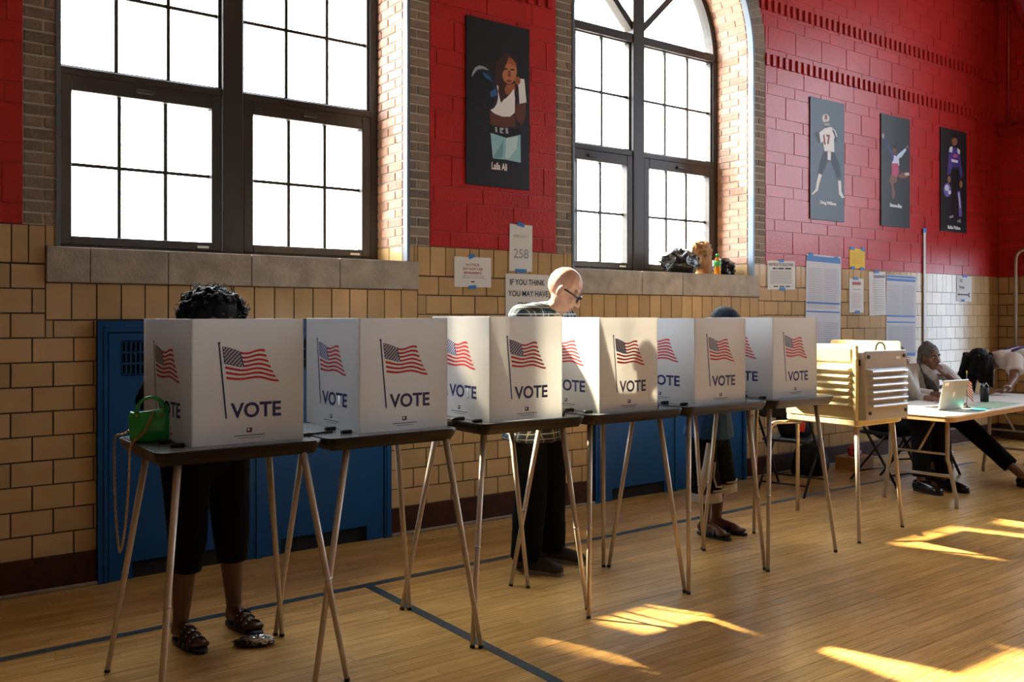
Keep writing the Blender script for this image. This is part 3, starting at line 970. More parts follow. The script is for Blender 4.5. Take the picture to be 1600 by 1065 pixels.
def privacy_screen(label, x, y, w, h, d, aL=0.0, aR=0.0, rz=0.0):
    t = thing('privacy_screen', label, 'voting screen', (x, y, TZ + 0.0005), rz, 'white VOTE privacy screens')
    def panel(pw, loc, rot, part_label):
        key = (round(pw, 3), round(h, 3))
        if key not in FLAGS:
            bm = bmesh.new()
            nx = 6
            # sheet with scored, slightly notched side edges
            box(bm, 0.0, pw, 0.0, 0.004, 0.0, h)
            for s in (0.0, pw):
                for zf in (0.12, 0.34, 0.60, 0.84):
                    pass
            bmesh.ops.bevel(bm, geom=bm.edges[:], offset=0.0012, segments=1, affect='EDGES')
            lg = [(quad(0.495 * pw - 0.010, 0.495 * pw + 0.012, 0.085 * h, 0.122 * h), 0),
                  (quad(0.495 * pw - 0.006, 0.495 * pw + 0.002, 0.098 * h, 0.116 * h), 1),
                  (quad(0.495 * pw + 0.003, 0.495 * pw + 0.008, 0.092 * h, 0.110 * h), 2)]
            FLAGS[key] = (mesh_from(bm, 'screen_panel', PANEL), flag_mesh(pw, h), flat_mesh('maker_mark', lg, [NAVY, PWHITE, FRED]),
                          flat_mesh('caption_line', [(quad(0.36 * pw, 0.64 * pw, 0.058 * h, 0.066 * h), 0), (quad(0.40 * pw, 0.60 * pw, 0.040 * h, 0.045 * h), 0)], [GREYP]))
        pm, fm, mm, cm = FLAGS[key]
        p = obj('screen_panel', pm, t, loc, rot)
        if part_label: p['label'] = part_label
        obj('flag_print', fm, p)
        fit_text('VOTE', 0.465 * pw, 0.125 * h, NAVY, p, 0.560 * pw, 0.265 * h, -0.0008, 0.026)
        obj('maker_mark', mm, p); obj('caption_line', cm, p)
        return p
    panel(w, (0, 0, 0), (0, 0, 0), 'front panel printed with a waving flag and VOTE')
    panel(d, (-d * math.sin(aL) - 0.0045, d * math.cos(aL), 0), (0, 0, -PI / 2 + aL), 'side panel printed with a waving flag and VOTE')
    panel(d, (w + 0.0045, 0, 0), (0, 0, PI / 2 - aR), None)
    for cxp, cyp in ((-0.055, 0.045), (-0.065, 0.18), (w + 0.02, 0.05)):
        obj('screen_clip', box_mesh('screen_clip', RUBBER, cxp - 0.012, cxp + 0.038, cyp - 0.010, cyp + 0.010, 0.0, 0.014, 0.003), t)
    return t
SCREENS = [
    ('white folding VOTE screen at the left end, woman with curly hair behind it', 1.062, -1.790, 0.440, 0.485, 0.545, 0.06, 0.02, 0.0),
    ('white folding VOTE screen second from the left, between the woman and the precinct sign', 1.760, -1.790, 0.432, 0.487, 0.54, 0.0, 0.05, 0.0),
    ('white folding VOTE screen third from the left, below the precinct sign', 2.432, -1.790, 0.432, 0.495, 0.53, -0.02, 0.05, 0.0),
    ('sunlit white folding VOTE screen fourth from the left, right of the man in glasses', 3.118, -1.790, 0.412, 0.490, 0.53, 0.0, 0.04, 0.0),
    ('white folding VOTE screen fifth from the left, dark cap showing above it', 3.828, -1.790, 0.428, 0.487, 0.53, 0.0, 0.04, 0.0),
    ('white folding VOTE screen sixth from the left, next to the cream booth', 4.515, -1.790, 0.432, 0.490, 0.53, 0.0, 0.04, 0.0),
]
for s in SCREENS:
    privacy_screen(*s)
# pens lying on the table tops beside the screens
for i, (x, y, a, where) in enumerate(((1.500, -1.62, 0.5, 'first'), (1.632, -1.70, 0.25, 'second'), (2.158, -1.66, 1.2, 'second, right of its screen,'), (2.378, -1.58, 0.7, 'third'), (3.055, -1.62, 0.4, 'fourth'), (3.740, -1.56, 0.9, 'fifth'), (4.455, -1.60, 0.35, 'sixth'))):
    p = thing('pen', 'black pen lying on the %s voting table from the left' % where, 'pen', (x, y, TZ + 0.0045), a, 'pens on the voting tables')
    obj('barrel', tube_mesh('barrel', RUBBER, [(-0.065, 0, 0), (0.05, 0, 0)], 0.0042, 8), p)
    obj('tip', tube_mesh('tip', M('pen_tip', (0.5, 0.5, 0.5), 0.3, metal=0.9), [(0.05, 0, 0), (0.068, 0, -0.002)], [0.004, 0.001], 8), p)
    obj('pen_cord', tube_mesh('pen_cord', M('white_cord', (0.6, 0.6, 0.58), 0.6), [(-0.065, 0, 0), (-0.085, 0.02, -0.002), (-0.07, 0.05, -0.002), (-0.02, 0.055, -0.002), (0.02, 0.035, -0.002)], 0.0018, 6), p)

# ------------------------------------------------------------------ cream plastic booth with a silver case front
CREAM = M('cream_plastic', (0.70, 0.60, 0.36), 0.4)
SILV = M('silver_abs_shell', (0.52, 0.52, 0.54), 0.34, metal=0.3)
TUBE = M('chrome_tube', (0.62, 0.57, 0.50), 0.22, metal=0.85)
BX, BY, BZ = 5.285, -1.86, 0.765
t = thing('plastic_voting_booth', 'cream plastic voting booth on splayed legs with a silver ribbed case lid', 'voting booth', (BX, BY, 0))
W, Dp = 0.535, 0.56
bm = bmesh.new()
loft(bm, [[(p[0], p[1], z) for p in rrect(i, W - i, i, Dp - i, 0.03)] for i, z in ((0.012, BZ - 0.045), (0.0, BZ - 0.035), (0.0, BZ - 0.006), (0.006, BZ))])
bmesh.ops.recalc_face_normals(bm, faces=bm.faces[:])
obj('base_tray', mesh_from(bm, 'base_tray', CREAM), t)
def shutter(name, w, h, ribs, mat, rot, loc, th=0.022, z_r0=0.16, z_r1=0.72):
    """Moulded wall with horizontal ribs on its outer (-y) face."""
    p = obj(name, None, t, loc, rot)
    bm = bmesh.new()
    loft(bm, [[(q[0], y, q[1]) for q in rrect(i, w - i, i, h - i, 0.02)][::-1] for i, y in ((0.006, 0.0), (0.0, 0.006), (0.0, th))])
    bmesh.ops.recalc_face_normals(bm, faces=bm.faces[:])
    obj('shell', mesh_from(bm, 'shell', mat), p)
    rp = h * (z_r1 - z_r0) / ribs
    for k in range(ribs):
        z0 = h * z_r0 + k * rp
        bm = bmesh.new()
        a = [(0.014, 0.001, z0 + 0.004), (0.014, -0.030, z0 + rp * 0.34), (0.014, -0.026, z0 + rp * 0.58), (0.014, 0.001, z0 + rp - 0.008)]
        A = [bm.verts.new((v[0] + (0.030 if v[1] < 0 else 0), v[1], v[2])) for v in a]; B_ = [bm.verts.new((w - v[0] - (0.030 if v[1] < 0 else 0), v[1], v[2])) for v in a]
        for q in range(3):
            bm.faces.new((A[q], B_[q], B_[q + 1], A[q + 1]))
        bm.faces.new(A[::-1]); bm.faces.new(B_); bm.faces.new((A[3], B_[3], B_[0], A[0]))
        bmesh.ops.recalc_face_normals(bm, faces=bm.faces[:])
        obj('rib', mesh_from(bm, 'rib', mat), p)
    return p
side = shutter('side_wall', 0.54, 0.49, 6, CREAM, (0, 0, -PI / 2), (-0.002, 0.545, BZ))
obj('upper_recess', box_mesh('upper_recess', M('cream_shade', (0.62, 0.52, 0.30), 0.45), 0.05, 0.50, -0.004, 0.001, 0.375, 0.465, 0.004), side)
obj('edge_flange', box_mesh('edge_flange', CREAM, 0.52, 0.548, -0.016, 0.012, 0.0, 0.40, 0.004), side)
shutter('side_wall', 0.54, 0.505, 6, CREAM, (0, 0, PI / 2), (W + 0.002, 0.01, BZ))
case = shutter('case_lid', 0.50, 0.455, 6, SILV, (-0.03, 0, 0), (0.03, -0.045, BZ - 0.006), th=0.085, z_r0=0.17, z_r1=0.76)
for cx_, cz_ in ((0.04, 0.415), (0.46, 0.415), (0.04, 0.05), (0.46, 0.05)):
    obj('corner_stud', tube_mesh('corner_stud', RUBBER, [(cx_, 0.004, cz_), (cx_, -0.008, cz_)], 0.012, 8), case)
obj('badge', box_mesh('badge', PWHITE, 0.36, 0.41, -0.003, 0.001, 0.395, 0.412), case)
obj('carry_handle', tube_mesh('carry_handle', RUBBER, [(0.20, 0.045, 0.45), (0.205, 0.045, 0.485), (0.235, 0.045, 0.505), (0.275, 0.045, 0.505), (0.305, 0.045, 0.485), (0.31, 0.045, 0.45)], 0.006, 8), case)
obj('side_latch', box_mesh('side_latch', RUBBER, -0.006, 0.001, 0.03, 0.055, 0.36, 0.40, 0.002), case)
obj('back_apron', box_mesh('back_apron', CREAM, 0.01, W - 0.01, Dp - 0.025, Dp, BZ, BZ + 0.06, 0.004), t)
# legs: two straight splayed in front, two bent ones coming out of the left rear
for top, foot in (((0.05, 0.04), (5.188 - BX, -1.935 - BY)), ((W - 0.06, 0.04), (5.827 - BX, -1.852 - BY))):
    a, b = Vector((top[0], top[1], BZ - 0.04)), Vector((foot[0], foot[1], 0))
    lg = obj('leg', tube_mesh('leg', LEG, [b, b + (a - b) * 0.5, a], [0.011, 0.013, 0.015], 12), t)
    obj('foot_cap', tube_mesh('foot_cap', RUBBER, [b, b + (a - b) * 0.014], 0.0125, 10), lg)
def bend(p, q, r, rad=0.07, n=6):
    p, q, r = Vector(p), Vector(q), Vector(r)
    a = q + (p - q).normalized() * rad; b = q + (r - q).normalized() * rad
    return [a.lerp(q, k / n).lerp(q.lerp(b, k / n), k / n) for k in range(n + 1)]
for (x0, y0), (x1, y1), zt in (((0.10, 0.50), (-0.13, 0.60), BZ - 0.06), ((0.16, 0.58), (0.415, 0.76), BZ - 0.06)):
    pts = [(x0, y0, zt)] + bend((x0, y0, zt), (x1 * 0.97 + x0 * 0.03, y1 * 0.97 + y0 * 0.03, zt), (x1, y1, 0.0)) + [(x1, y1, 0.0)]
    obj('bent_leg', tube_mesh('bent_leg', TUBE, pts, 0.0145, 12), t)

# ------------------------------------------------------------------ folding table on the right
TW = M('white_table_top', (0.74, 0.72, 0.68), 0.4)
TEDGE = M('tan_table_edge', (0.40, 0.25, 0.12), 0.5)
TLEG = M('grey_table_leg', (0.42, 0.38, 0.33), 0.35, metal=0.3)
FT = Vector((6.44, -1.886, 0)); FA = math.atan2(0.08, 0.9968); FZ = 0.72
t = thing('folding_table', 'long white folding table where the poll workers sit', 'table', FT, FA)
bm = bmesh.new()
loft(bm, [[(p[0], p[1], z) for p in rrect(i, 2.44 - i, i, 0.76 - i, 0.06)] for i, z in ((0.004, FZ - 0.016), (0.0, FZ - 0.012), (0.0, FZ - 0.003), (0.003, FZ))])
bmesh.ops.recalc_face_normals(bm, faces=bm.faces[:])
obj('tabletop', mesh_from(bm, 'tabletop', TW), t)
bm = bmesh.new()
loft(bm, [[(p[0], p[1], z) for p in rrect(i, 2.44 - i, i, 0.76 - i, 0.06)] for i, z in ((0.012, FZ - 0.050), (0.004, FZ - 0.046), (0.004, FZ - 0.016))])
bmesh.ops.recalc_face_normals(bm, faces=bm.faces[:])
obj('table_skirt', mesh_from(bm, 'table_skirt', TEDGE), t)
for lx, s in ((0.27, 1), (2.17, -1)):
    for ly, sy in ((0.16, -1), (0.60, 1)):
        y_foot = ly + sy * 0.055
        obj('leg', tube_mesh('leg', TLEG, [(lx, ly, FZ - 0.045), (lx, ly, 0.36), (lx + 0.004, ly + sy * 0.012, 0.32), (lx + 0.02, y_foot, 0.08), (lx + 0.02, y_foot + sy * 0.004, 0.05), (lx + 0.02, y_foot + sy * 0.005, 0.0)], 0.0155, 10), t)
    obj('cross_bar', tube_mesh('cross_bar', TLEG, [(lx + 0.010, 0.13, 0.235), (lx + 0.010, 0.63, 0.235)], 0.0125, 8), t)
    obj('brace', tube_mesh('brace', TLEG, [(lx, 0.38, 0.40), (lx + s * 0.16, 0.38, 0.52), (lx + s * 0.36, 0.38, FZ - 0.05)], 0.009, 8), t)
    obj('brace_bar', tube_mesh('brace_bar', TLEG, [(lx, 0.16, 0.40), (lx, 0.60, 0.40)], 0.009, 8), t)
def on_table(lx, ly, z=FZ):
    c, s = math.cos(FA), math.sin(FA)
    return (FT.x + lx * c - ly * s, FT.y + lx * s + ly * c, z)
# papers, folders and small things on the table
def paper(label, lx, ly, w, d, rz, col, name='paper_sheet', z=0.0, cat='paper', th=0.0012):
    bm = bmesh.new()
    nx, ny = 5, 5
    g = [[bm.verts.new((-w / 2 + w * i / nx, -d / 2 + d * j / ny, th + 0.0015 * random.random())) for j in range(ny + 1)] for i in range(nx + 1)]
    for i in range(nx):
        for j in range(ny):
            bm.faces.new((g[i][j], g[i + 1][j], g[i + 1][j + 1], g[i][j + 1]))
    ext = bmesh.ops.extrude_face_region(bm, geom=bm.faces[:])
    for v in [e for e in ext['geom'] if isinstance(e, bmesh.types.BMVert)]:
        v.co.z = 0.0
    bmesh.ops.recalc_face_normals(bm, faces=bm.faces[:])
    x, y, _ = on_table(lx, ly)
    return tag(obj(name, mesh_from(bm, name, M('paper_' + col, col, 0.7)), None, (x, y, FZ + 0.0006 + z), (0, 0, FA + rz)), label, cat)
paper('turquoise sheet at the front edge of the folding table', 0.62, 0.075, 0.30, 0.10, 0.10, '3fb7b0', z=0.003)
paper('large pale green folder lying on the right of the folding table', 1.15, 0.17, 0.55, 0.24, 0.05, '9fb79a', 'folder', cat='folder')
paper('white sheet under the turquoise sheet on the folding table', 0.55, 0.12, 0.36, 0.18, -0.04, 'd9d8d2')
paper('white form at the back right of the folding table', 1.25, 0.48, 0.42, 0.30, 0.2, 'd5d3ce')
paper('pink-edged form on the table in front of the small flag', 0.98, 0.40, 0.28, 0.20, -0.3, 'd8b9ae')
paper('creased white papers at the left end of the folding table', 0.14, 0.30, 0.24, 0.34, 0.25, 'e4e1da')
paper('grey papers between the laptop and the seated woman', 0.32, 0.50, 0.30, 0.18, 0.1, 'a9a7ab')
# red booklet
x, y, _ = on_table(0.83, 0.34)
tag(obj('booklet', box_mesh('booklet', M('red_cover', (0.45, 0.015, 0.02), 0.45), -0.10, 0.10, -0.06, 0.06, 0, 0.014, 0.002), None, (x, y, FZ + 0.005), (0, 0, FA + 0.1)), 'red booklet lying behind the laptop on the folding table', 'booklet')
# laptop, lid towards the camera
x, y, _ = on_table(0.42, 0.20)
lt = thing('laptop', 'open silver laptop with its lid towards the camera', 'laptop', (x, y, FZ + 0.004), -0.10)
ALU = M('laptop_alloy', (0.52, 0.54, 0.55), 0.38, metal=0.5)
obj('laptop_base', box_mesh('laptop_base', ALU, -0.155, 0.155, 0.0, 0.21, 0.0, 0.014, 0.004), lt)
obj('keyboard', box_mesh('keyboard', RUBBER, -0.13, 0.13, 0.05, 0.15, 0.014, 0.0155, 0), lt)
lid = obj('laptop_lid', box_mesh('laptop_lid', ALU, -0.155, 0.155, -0.004, 0.004, 0.0, 0.225, 0.003), lt, (0, 0.0, 0.010), (0.20, 0, 0))
obj('lid_emblem', flat_mesh('lid_emblem', [(ell(0.0, 0.112, 0.014, 0.022, 12), 0)], [PWHITE], y0=-0.0045), lid)
obj('sticker', flat_mesh('sticker', [(quad(-0.135, -0.085, 0.185, 0.21), 0)], [PWHITE], y0=-0.0045), lid)
obj('screen_face', box_mesh('screen_face', M('screen_black', (0.01, 0.01, 0.012), 0.15), -0.145, 0.145, 0.0042, 0.0048, 0.012, 0.215, 0), lid)
# desk flag
x, y, _ = on_table(0.66, 0.18)
fl = thing('desk_flag', 'small paper flag on a stick standing on the folding table', 'flag', (x, y, FZ + 0.004), FA)
obj('flag_stick', tube_mesh('flag_stick', M('gold_stick', (0.10, 0.07, 0.02), 0.4), [(0, 0, 0), (0.0, 0, 0.27)], 0.0032, 8), fl)
bm = bmesh.new(); lathe(bm, [(0.0305, 0.0), (0.030, 0.006), (0.008, 0.012), (0.006, 0.02)], 14)
obj('flag_foot', mesh_from(bm, 'flag_foot', RUBBER), fl)
bm = bmesh.new(); lathe(bm, [(0.001, 0.265), (0.006, 0.272), (0.005, 0.282), (0.001, 0.292)], 10)
obj('finial', mesh_from(bm, 'finial', M('gold_paint', (0.6, 0.42, 0.1), 0.3, metal=0.8)), fl)
bm = bmesh.new()
def fp(s, tt):
    return Vector((0.003 + 0.085 * s + 0.01 * tt, 0.012 * math.sin(3.2 * s + tt), 0.258 - 0.135 * tt - 0.085 * s * (0.7 + 0.3 * tt)))
for i in range(13):
    for k in range(8):
        a, b = k / 8, (k + 1) / 8
        mi = 0 if i % 2 == 0 else 1
        if i < 7 and b <= 0.501: mi = 2
        f = bm.faces.new([bm.verts.new(fp(*q)) for q in ((a, i / 13), (b, i / 13), (b, (i + 1) / 13), (a, (i + 1) / 13))]); f.material_index = mi
bmesh.ops.remove_doubles(bm, verts=bm.verts[:], dist=1e-5)
fo = obj('flag_cloth', mesh_from(bm, 'flag_cloth', [FRED, PWHITE, FBLUE]), fl)
sm = fo.modifiers.new('thick', 'SOLIDIFY'); sm.thickness = 0.0008
# pen cup
x, y, _ = on_table(1.30, 0.30)
pc = thing('pen_cup', 'black pen cup with white cords on the right of the folding table', 'cup', (x, y, FZ + 0.005))
bm = bmesh.new(); lathe(bm, [(0.032, 0.0), (0.036, 0.12), (0.032, 0.12), (0.029, 0.01)], 16)
obj('cup', mesh_from(bm, 'cup', RUBBER), pc)
for a in range(3):
    obj('cord_loop', tube_mesh('cord_loop', M('white_cord', (0.6, 0.6, 0.58), 0.6), [(0.01 * a - 0.01, 0, 0.02), (0.01 * a - 0.01, 0.005, 0.13), (-0.05 + 0.05 * a, 0.01, 0.155), (-0.08 + 0.08 * a, 0.0, 0.12)], 0.0035, 6), pc)
# ------------------------------------------------------------------ things on the walls
INK = M('black_ink', (0.012, 0.012, 0.014), 0.6)
RINK = M('red_ink', (0.42, 0.06, 0.05), 0.6)
GINK = M('grey_ink', (0.30, 0.30, 0.32), 0.7)
BINK = M('blue_ink', (0.02, 0.13, 0.42), 0.55)
PAPER = M('white_paper', (0.66, 0.645, 0.62), 0.75)
TAPE = M('blue_tape', (0.010, 0.17, 0.50), 0.6)
BOARD = M('poster_black', (0.012, 0.012, 0.016), 0.42, spec=0.3)
BOARD2 = M('poster_navy', (0.022, 0.030, 0.050), 0.42, spec=0.3)
def PM(col):
    return M('print_' + col, col, 0.5, spec=0.25)

def poster(label, x0, x1, z0, z1, board, crop, shapes, caption, cw, ch, cc):
    """crop = (left, right, topL, topR, botL, botR) of the measured outline, shapes in the same measured frame."""
    W, Hh = x1 - x0, z1 - z0
    p = thing('poster', label, 'poster', ((x0 + x1) / 2, -0.0035, z0), 0, 'athlete posters on the red wall')
    obj('poster_board', box_mesh('poster_board', board, -W / 2, W / 2, -0.008, 0.0, 0, Hh, 0.001), p)
    l, r, tl, tr_, bl, br_ = crop
    def f(q):
        fx = (q[0] - l) / (r - l)
        tp = tl + (tr_ - tl) * fx; bt = bl + (br_ - bl) * fx
        return ((fx - 0.5) * W, (1 - (q[1] - tp) / (bt - tp)) * Hh)
    cols, polys = [], []
    for col, pts in shapes:
        if col not in cols: cols.append(col)
        polys.append(([f(q) for q in pts], cols.index(col)))
    bm = bmesh.new()
    for i, (pts, mi) in enumerate(polys):
        fc = bm.faces.new([bm.verts.new((q[0], -0.0085 - 0.00006 * i, q[1])) for q in pts]); fc.material_index = mi
        fc.normal_update()
        if fc.normal.y > 0: fc.normal_flip()
    bmesh.ops.triangulate(bm, faces=bm.faces[:])
    obj('printed_figure', mesh_from(bm, 'printed_figure', [PM(c) for c in cols]), p)
    cx, cz = f(cc)
    fit_text(caption, cw, ch, PWHITE, p, cx, cz, -0.0092, 0.03)
    return p
def E(cx, cy, rx, ry, n=16, rot=0.0):
    return ell(cx, cy, rx, ry, n, rot)
SK, SKD, SKL = '9a5a3a', '5e3424', 'b5764e'
poster('black poster of a boxer in pale blue shorts, left of the arched window', 3.476, 4.03, 2.356, 3.528, BOARD, (34, 513, -169, -68, 1108, 1142), [
    ('241512', E(290, 300, 62, 175)), ('3a2018', [(255, 180), (330, 110), (400, 150), (420, 260), (405, 400), (330, 470), (280, 495), (240, 330)]),
    (SKD, [(410, 490), (485, 480), (478, 600), (450, 655), (410, 610), (395, 540)]),
    (SKD, [(205, 555), (300, 590), (400, 580), (405, 665), (330, 672), (210, 655)]),
    (SK, [(330, 350), (395, 340), (400, 400), (350, 430), (310, 410)]),
    ('e2e6ea', [(262, 352), (285, 400), (300, 470), (330, 450), (360, 420), (388, 378), (398, 450), (396, 560), (360, 590), (300, 592), (240, 570), (192, 530), (240, 450)]),
    (SKL, E(352, 245, 60, 98)), (SK, [(300, 190), (352, 140), (410, 190), (405, 215), (350, 190), (305, 225)]),
    ('3a2018', [(290, 230), (310, 160), (350, 140), (300, 270), (312, 350), (330, 440), (290, 490), (268, 400)]),
    ('1a0f0d', E(325, 232, 18, 6)), ('1a0f0d', E(378, 236, 18, 6)), ('6e2f28', E(352, 322, 24, 8)), ('7a4630', [(345, 240), (360, 240), (366, 290), (340, 290)]),
    ('dfe3e8', [(415, 300), (470, 305), (487, 480), (432, 492), (425, 380)]), (SK, E(418, 318, 22, 32)),
    ('23262f', E(162, 380, 98, 172, 20, -0.30)), ('15161c', E(150, 400, 84, 150, 20, -0.3)), ('98a0a8', [(72, 305), (80, 260), (100, 226), (132, 210), (172, 222), (200, 246), (150, 236), (112, 244), (90, 275)]), ('2e5a96', [(150, 260), (200, 285), (225, 330), (170, 300)]), ('2e5a96', [(205, 410), (250, 380), (262, 430), (215, 450)]),
    ('121016', [(203, 660), (320, 690), (440, 675), (442, 722), (330, 750), (208, 712)]),
    ('8fc0cc', [(210, 716), (330, 752), (440, 724), (442, 935), (325, 915), (228, 908)]),
    ('b9d9de', [(330, 752), (420, 735), (410, 830), (350, 905), (322, 905)]), ('6f9fae', [(228, 905), (290, 800), (310, 760), (300, 905)]),
    ('a9adb2', [(245, 672), (258, 672), (262, 712), (248, 710)]), ('a9adb2', [(280, 676), (310, 676), (308, 690), (290, 700), (312, 718), (282, 716)]), ('a9adb2', [(322, 676), (340, 676), (345, 718), (328, 720)]),
], 'Laila Ali', 0.135, 0.052, (278, 968))
poster('navy poster of a football player in a white number 17 shirt', 7.385, 7.937, 2.368, 3.530, BOARD2, (48, 328, 35, 100, 1030, 1045), [
    ('2a2c3a', [(80, 330), (105, 318), (112, 350), (130, 400), (120, 420), (92, 370)]), ('2a2c3a', [(255, 360), (270, 350), (262, 400), (240, 395)]),
    ('2e3143', [(150, 480), (245, 480), (290, 600), (300, 690), (270, 700), (215, 560), (190, 560), (140, 670), (105, 665)]),
    ('c9c6c0', E(172, 215, 30, 36)), ('8a2a2c', [(165, 185), (185, 190), (182, 225), (165, 220)]), ('3b2a24', E(182, 262, 20, 22)), ('a0998f', E(184, 262, 24, 12)),
    ('dcd8d2', [(120, 330), (160, 295), (215, 282), (250, 310), (268, 362), (240, 372), (242, 485), (160, 478), (150, 400), (130, 415)]),
    ('8c3030', [(150, 350), (160, 342), (172, 425), (158, 428)]), ('8c3030', [(176, 344), (205, 346), (196, 422), (182, 420), (190, 362), (176, 362)]),
    ('2b2430', [(222, 300), (240, 312), (262, 368), (250, 372)]), ('e1dcd8', [(186, 482), (214, 486), (212, 552), (186, 548)]),
    ('d9d6d2', [(115, 660), (140, 672), (120, 740), (108, 800), (62, 838), (58, 826), (88, 790), (100, 720)]),
    ('d9d6d2', [(272, 712), (298, 714), (302, 800), (326, 850), (305, 852), (280, 820)]),
], 'Doug Williams', 0.255, 0.042, (192, 900))
poster('black poster of a leaping gymnast with arms raised', 8.578, 9.12, 2.376, 3.528, BOARD, (57, 312, 40, 100, 1030, 1045), [
    ('3a3f74', [(78, 255), (92, 262), (135, 350), (165, 400), (150, 425), (110, 340)]), ('8f7f78', E(74, 240, 12, 24)),
    ('b7c6de', [(200, 440), (195, 410), (270, 345), (280, 362), (235, 425)]), ('7d5a50', E(288, 335, 12, 14)),
    ('6b4230', E(172, 368, 18, 32)), ('1a1216', E(178, 335, 16, 14)), ('1a1216', E(187, 322, 8, 9)),
    ('c8c4dc', [(150, 420), (175, 410), (212, 430), (215, 500), (190, 500), (150, 480)]), ('3a3f74', [(150, 415), (170, 420), (160, 460), (146, 470)]),
    ('b0486c', [(148, 480), (205, 480), (215, 550), (195, 600), (150, 590)]),
    ('7a5240', [(140, 580), (195, 600), (192, 640), (150, 670), (125, 640)]), ('7a5240', [(130, 600), (160, 650), (178, 740), (168, 795), (152, 790), (148, 700)]),
    ('7a5240', [(195, 590), (230, 565), (290, 556), (308, 580), (290, 602), (230, 612)]), ('c9b7ae', [(262, 562), (300, 558), (308, 582), (268, 585)]),
], 'Simone Biles', 0.225, 0.040, (185, 850))
poster('black poster of a standing racing driver holding a helmet, nearest the corner', 9.742, 10.308, 2.388, 3.535, BOARD, (52, 293, 55, 100, 1020, 1035), [
    ('171218', [(150, 440), (220, 440), (222, 640), (185, 660), (180, 880), (145, 880), (160, 640)]),
    ('4a3a86', [(128, 260), (175, 240), (225, 260), (240, 400), (258, 500), (235, 525), (215, 420), (160, 420), (138, 490), (112, 500), (118, 390)]),
    ('d8d6e0', [(135, 240), (160, 232), (158, 290), (128, 285)]), ('d8d6e0', [(205, 245), (232, 270), (226, 305), (205, 290)]),
    ('b04a8a', E(185, 320, 22, 18)), ('cfd0dc', [(150, 350), (212, 362), (205, 385), (150, 375)]), ('2f3470', [(155, 385), (212, 390), (190, 430), (170, 425)]),
    ('8a5a3e', E(178, 180, 26, 46)), ('15100f', [(152, 165), (160, 130), (180, 118), (202, 135), (206, 165), (180, 148)]), ('9a6a4a', E(128, 540, 14, 32)), ('9a6a4a', E(238, 580, 14, 34)),
    ('6a62a8', E(112, 640, 34, 66)), ('c8c6dc', E(108, 620, 20, 30)), ('d0cce0', E(132, 660, 14, 20)),
    ('6a5ea0', [(202, 650), (228, 640), (242, 760), (246, 880), (218, 880), (214, 760)]), ('c9c4dc', [(210, 660), (222, 660), (236, 800), (226, 800)]),
    ('8a8890', [(126, 885), (168, 868), (166, 890), (140, 902)]), ('7d7b84', [(200, 920), (232, 900), (240, 935), (208, 938)]),
], 'Bubba Wallace', 0.27, 0.040, (174, 985))

def sheet(label, x0, x1, z0, z1, rows, tapes=(), mat=None, tilt=0.0, cat='notice', name='paper_notice', prints=(), bow=0.004):
    """Paper taped to the wall, slightly bowed; prints = [(material, points in sheet fractions)]; rows = [(text, material, cx, cz, w, h) fractions]."""
    W, Hh = x1 - x0, z1 - z0
    p = thing(name, label, cat, ((x0 + x1) / 2, -0.004, (z0 + z1) / 2), 0)
    p.rotation_euler = (0, tilt, 0)
    bm = bmesh.new()
    nx, nz = 6, 8
    def yb(i, j):
        return -bow * math.sin(PI * i / nx) * (0.3 + 0.7 * math.sin(PI * j / nz)) * 0.4
    fr = [[bm.verts.new((-W / 2 + W * i / nx, yb(i, j), -Hh / 2 + Hh * j / nz)) for j in range(nz + 1)] for i in range(nx + 1)]
    bk = [[bm.verts.new((v.co.x, v.co.y + 0.0008, v.co.z)) for v in c_] for c_ in fr]
    for i in range(nx):
        for j in range(nz):
            bm.faces.new((fr[i][j], fr[i + 1][j], fr[i + 1][j + 1], fr[i][j + 1]))
            bm.faces.new((bk[i][j], bk[i][j + 1], bk[i + 1][j + 1], bk[i + 1][j]))
    for i in range(nx):
        for j in (0, nz):
            bm.faces.new((fr[i][j], bk[i][j], bk[i + 1][j], fr[i + 1][j]))
    for j in range(nz):
        for i in (0, nx):
            bm.faces.new((fr[i][j], fr[i][j + 1], bk[i][j + 1], bk[i][j]))
    bmesh.ops.recalc_face_normals(bm, faces=bm.faces[:])
    s = obj('sheet', mesh_from(bm, 'sheet', mat or PAPER), p)
    y = -0.4 * bow - 0.0012
    for txt, m_, cx, cz, w_, h_ in rows:
        fit_text(txt, w_ * W, h_ * Hh, m_, s, (cx - 0.5) * W, (cz - 0.5) * Hh, y, 0.012 if h_ > 0.06 else 0.0)
    if prints:
        ms = []
        pl = []
        for m_, pts in prints:
            if m_ not in ms: ms.append(m_)
            pl.append(([((q[0] - 0.5) * W, (q[1] - 0.5) * Hh) for q in pts], ms.index(m_)))
        obj('printing', flat_mesh('printing', pl, ms, y0=y), s)
    for cx, cz, w_, a in tapes:
        o = obj('tape', box_mesh('tape', TAPE, -w_ / 2, w_ / 2, -0.0008, 0.0008, -0.013, 0.013), p, ((cx - 0.5) * W, y - 0.001, (cz - 0.5) * Hh), (0, a, 0))
    return p
def lines(m_, x0, x1, z0, z1, n, frac=0.35, jag=0.0):
    out = []
    for k in range(n):
        z = z1 - (z1 - z0) * (k + 0.5) / n
        h = (z1 - z0) / n * frac / 2
        e = x1 - (random.random() * jag)
        out.append((m_, quad(x0, e, z - h, z + h)))
    return out
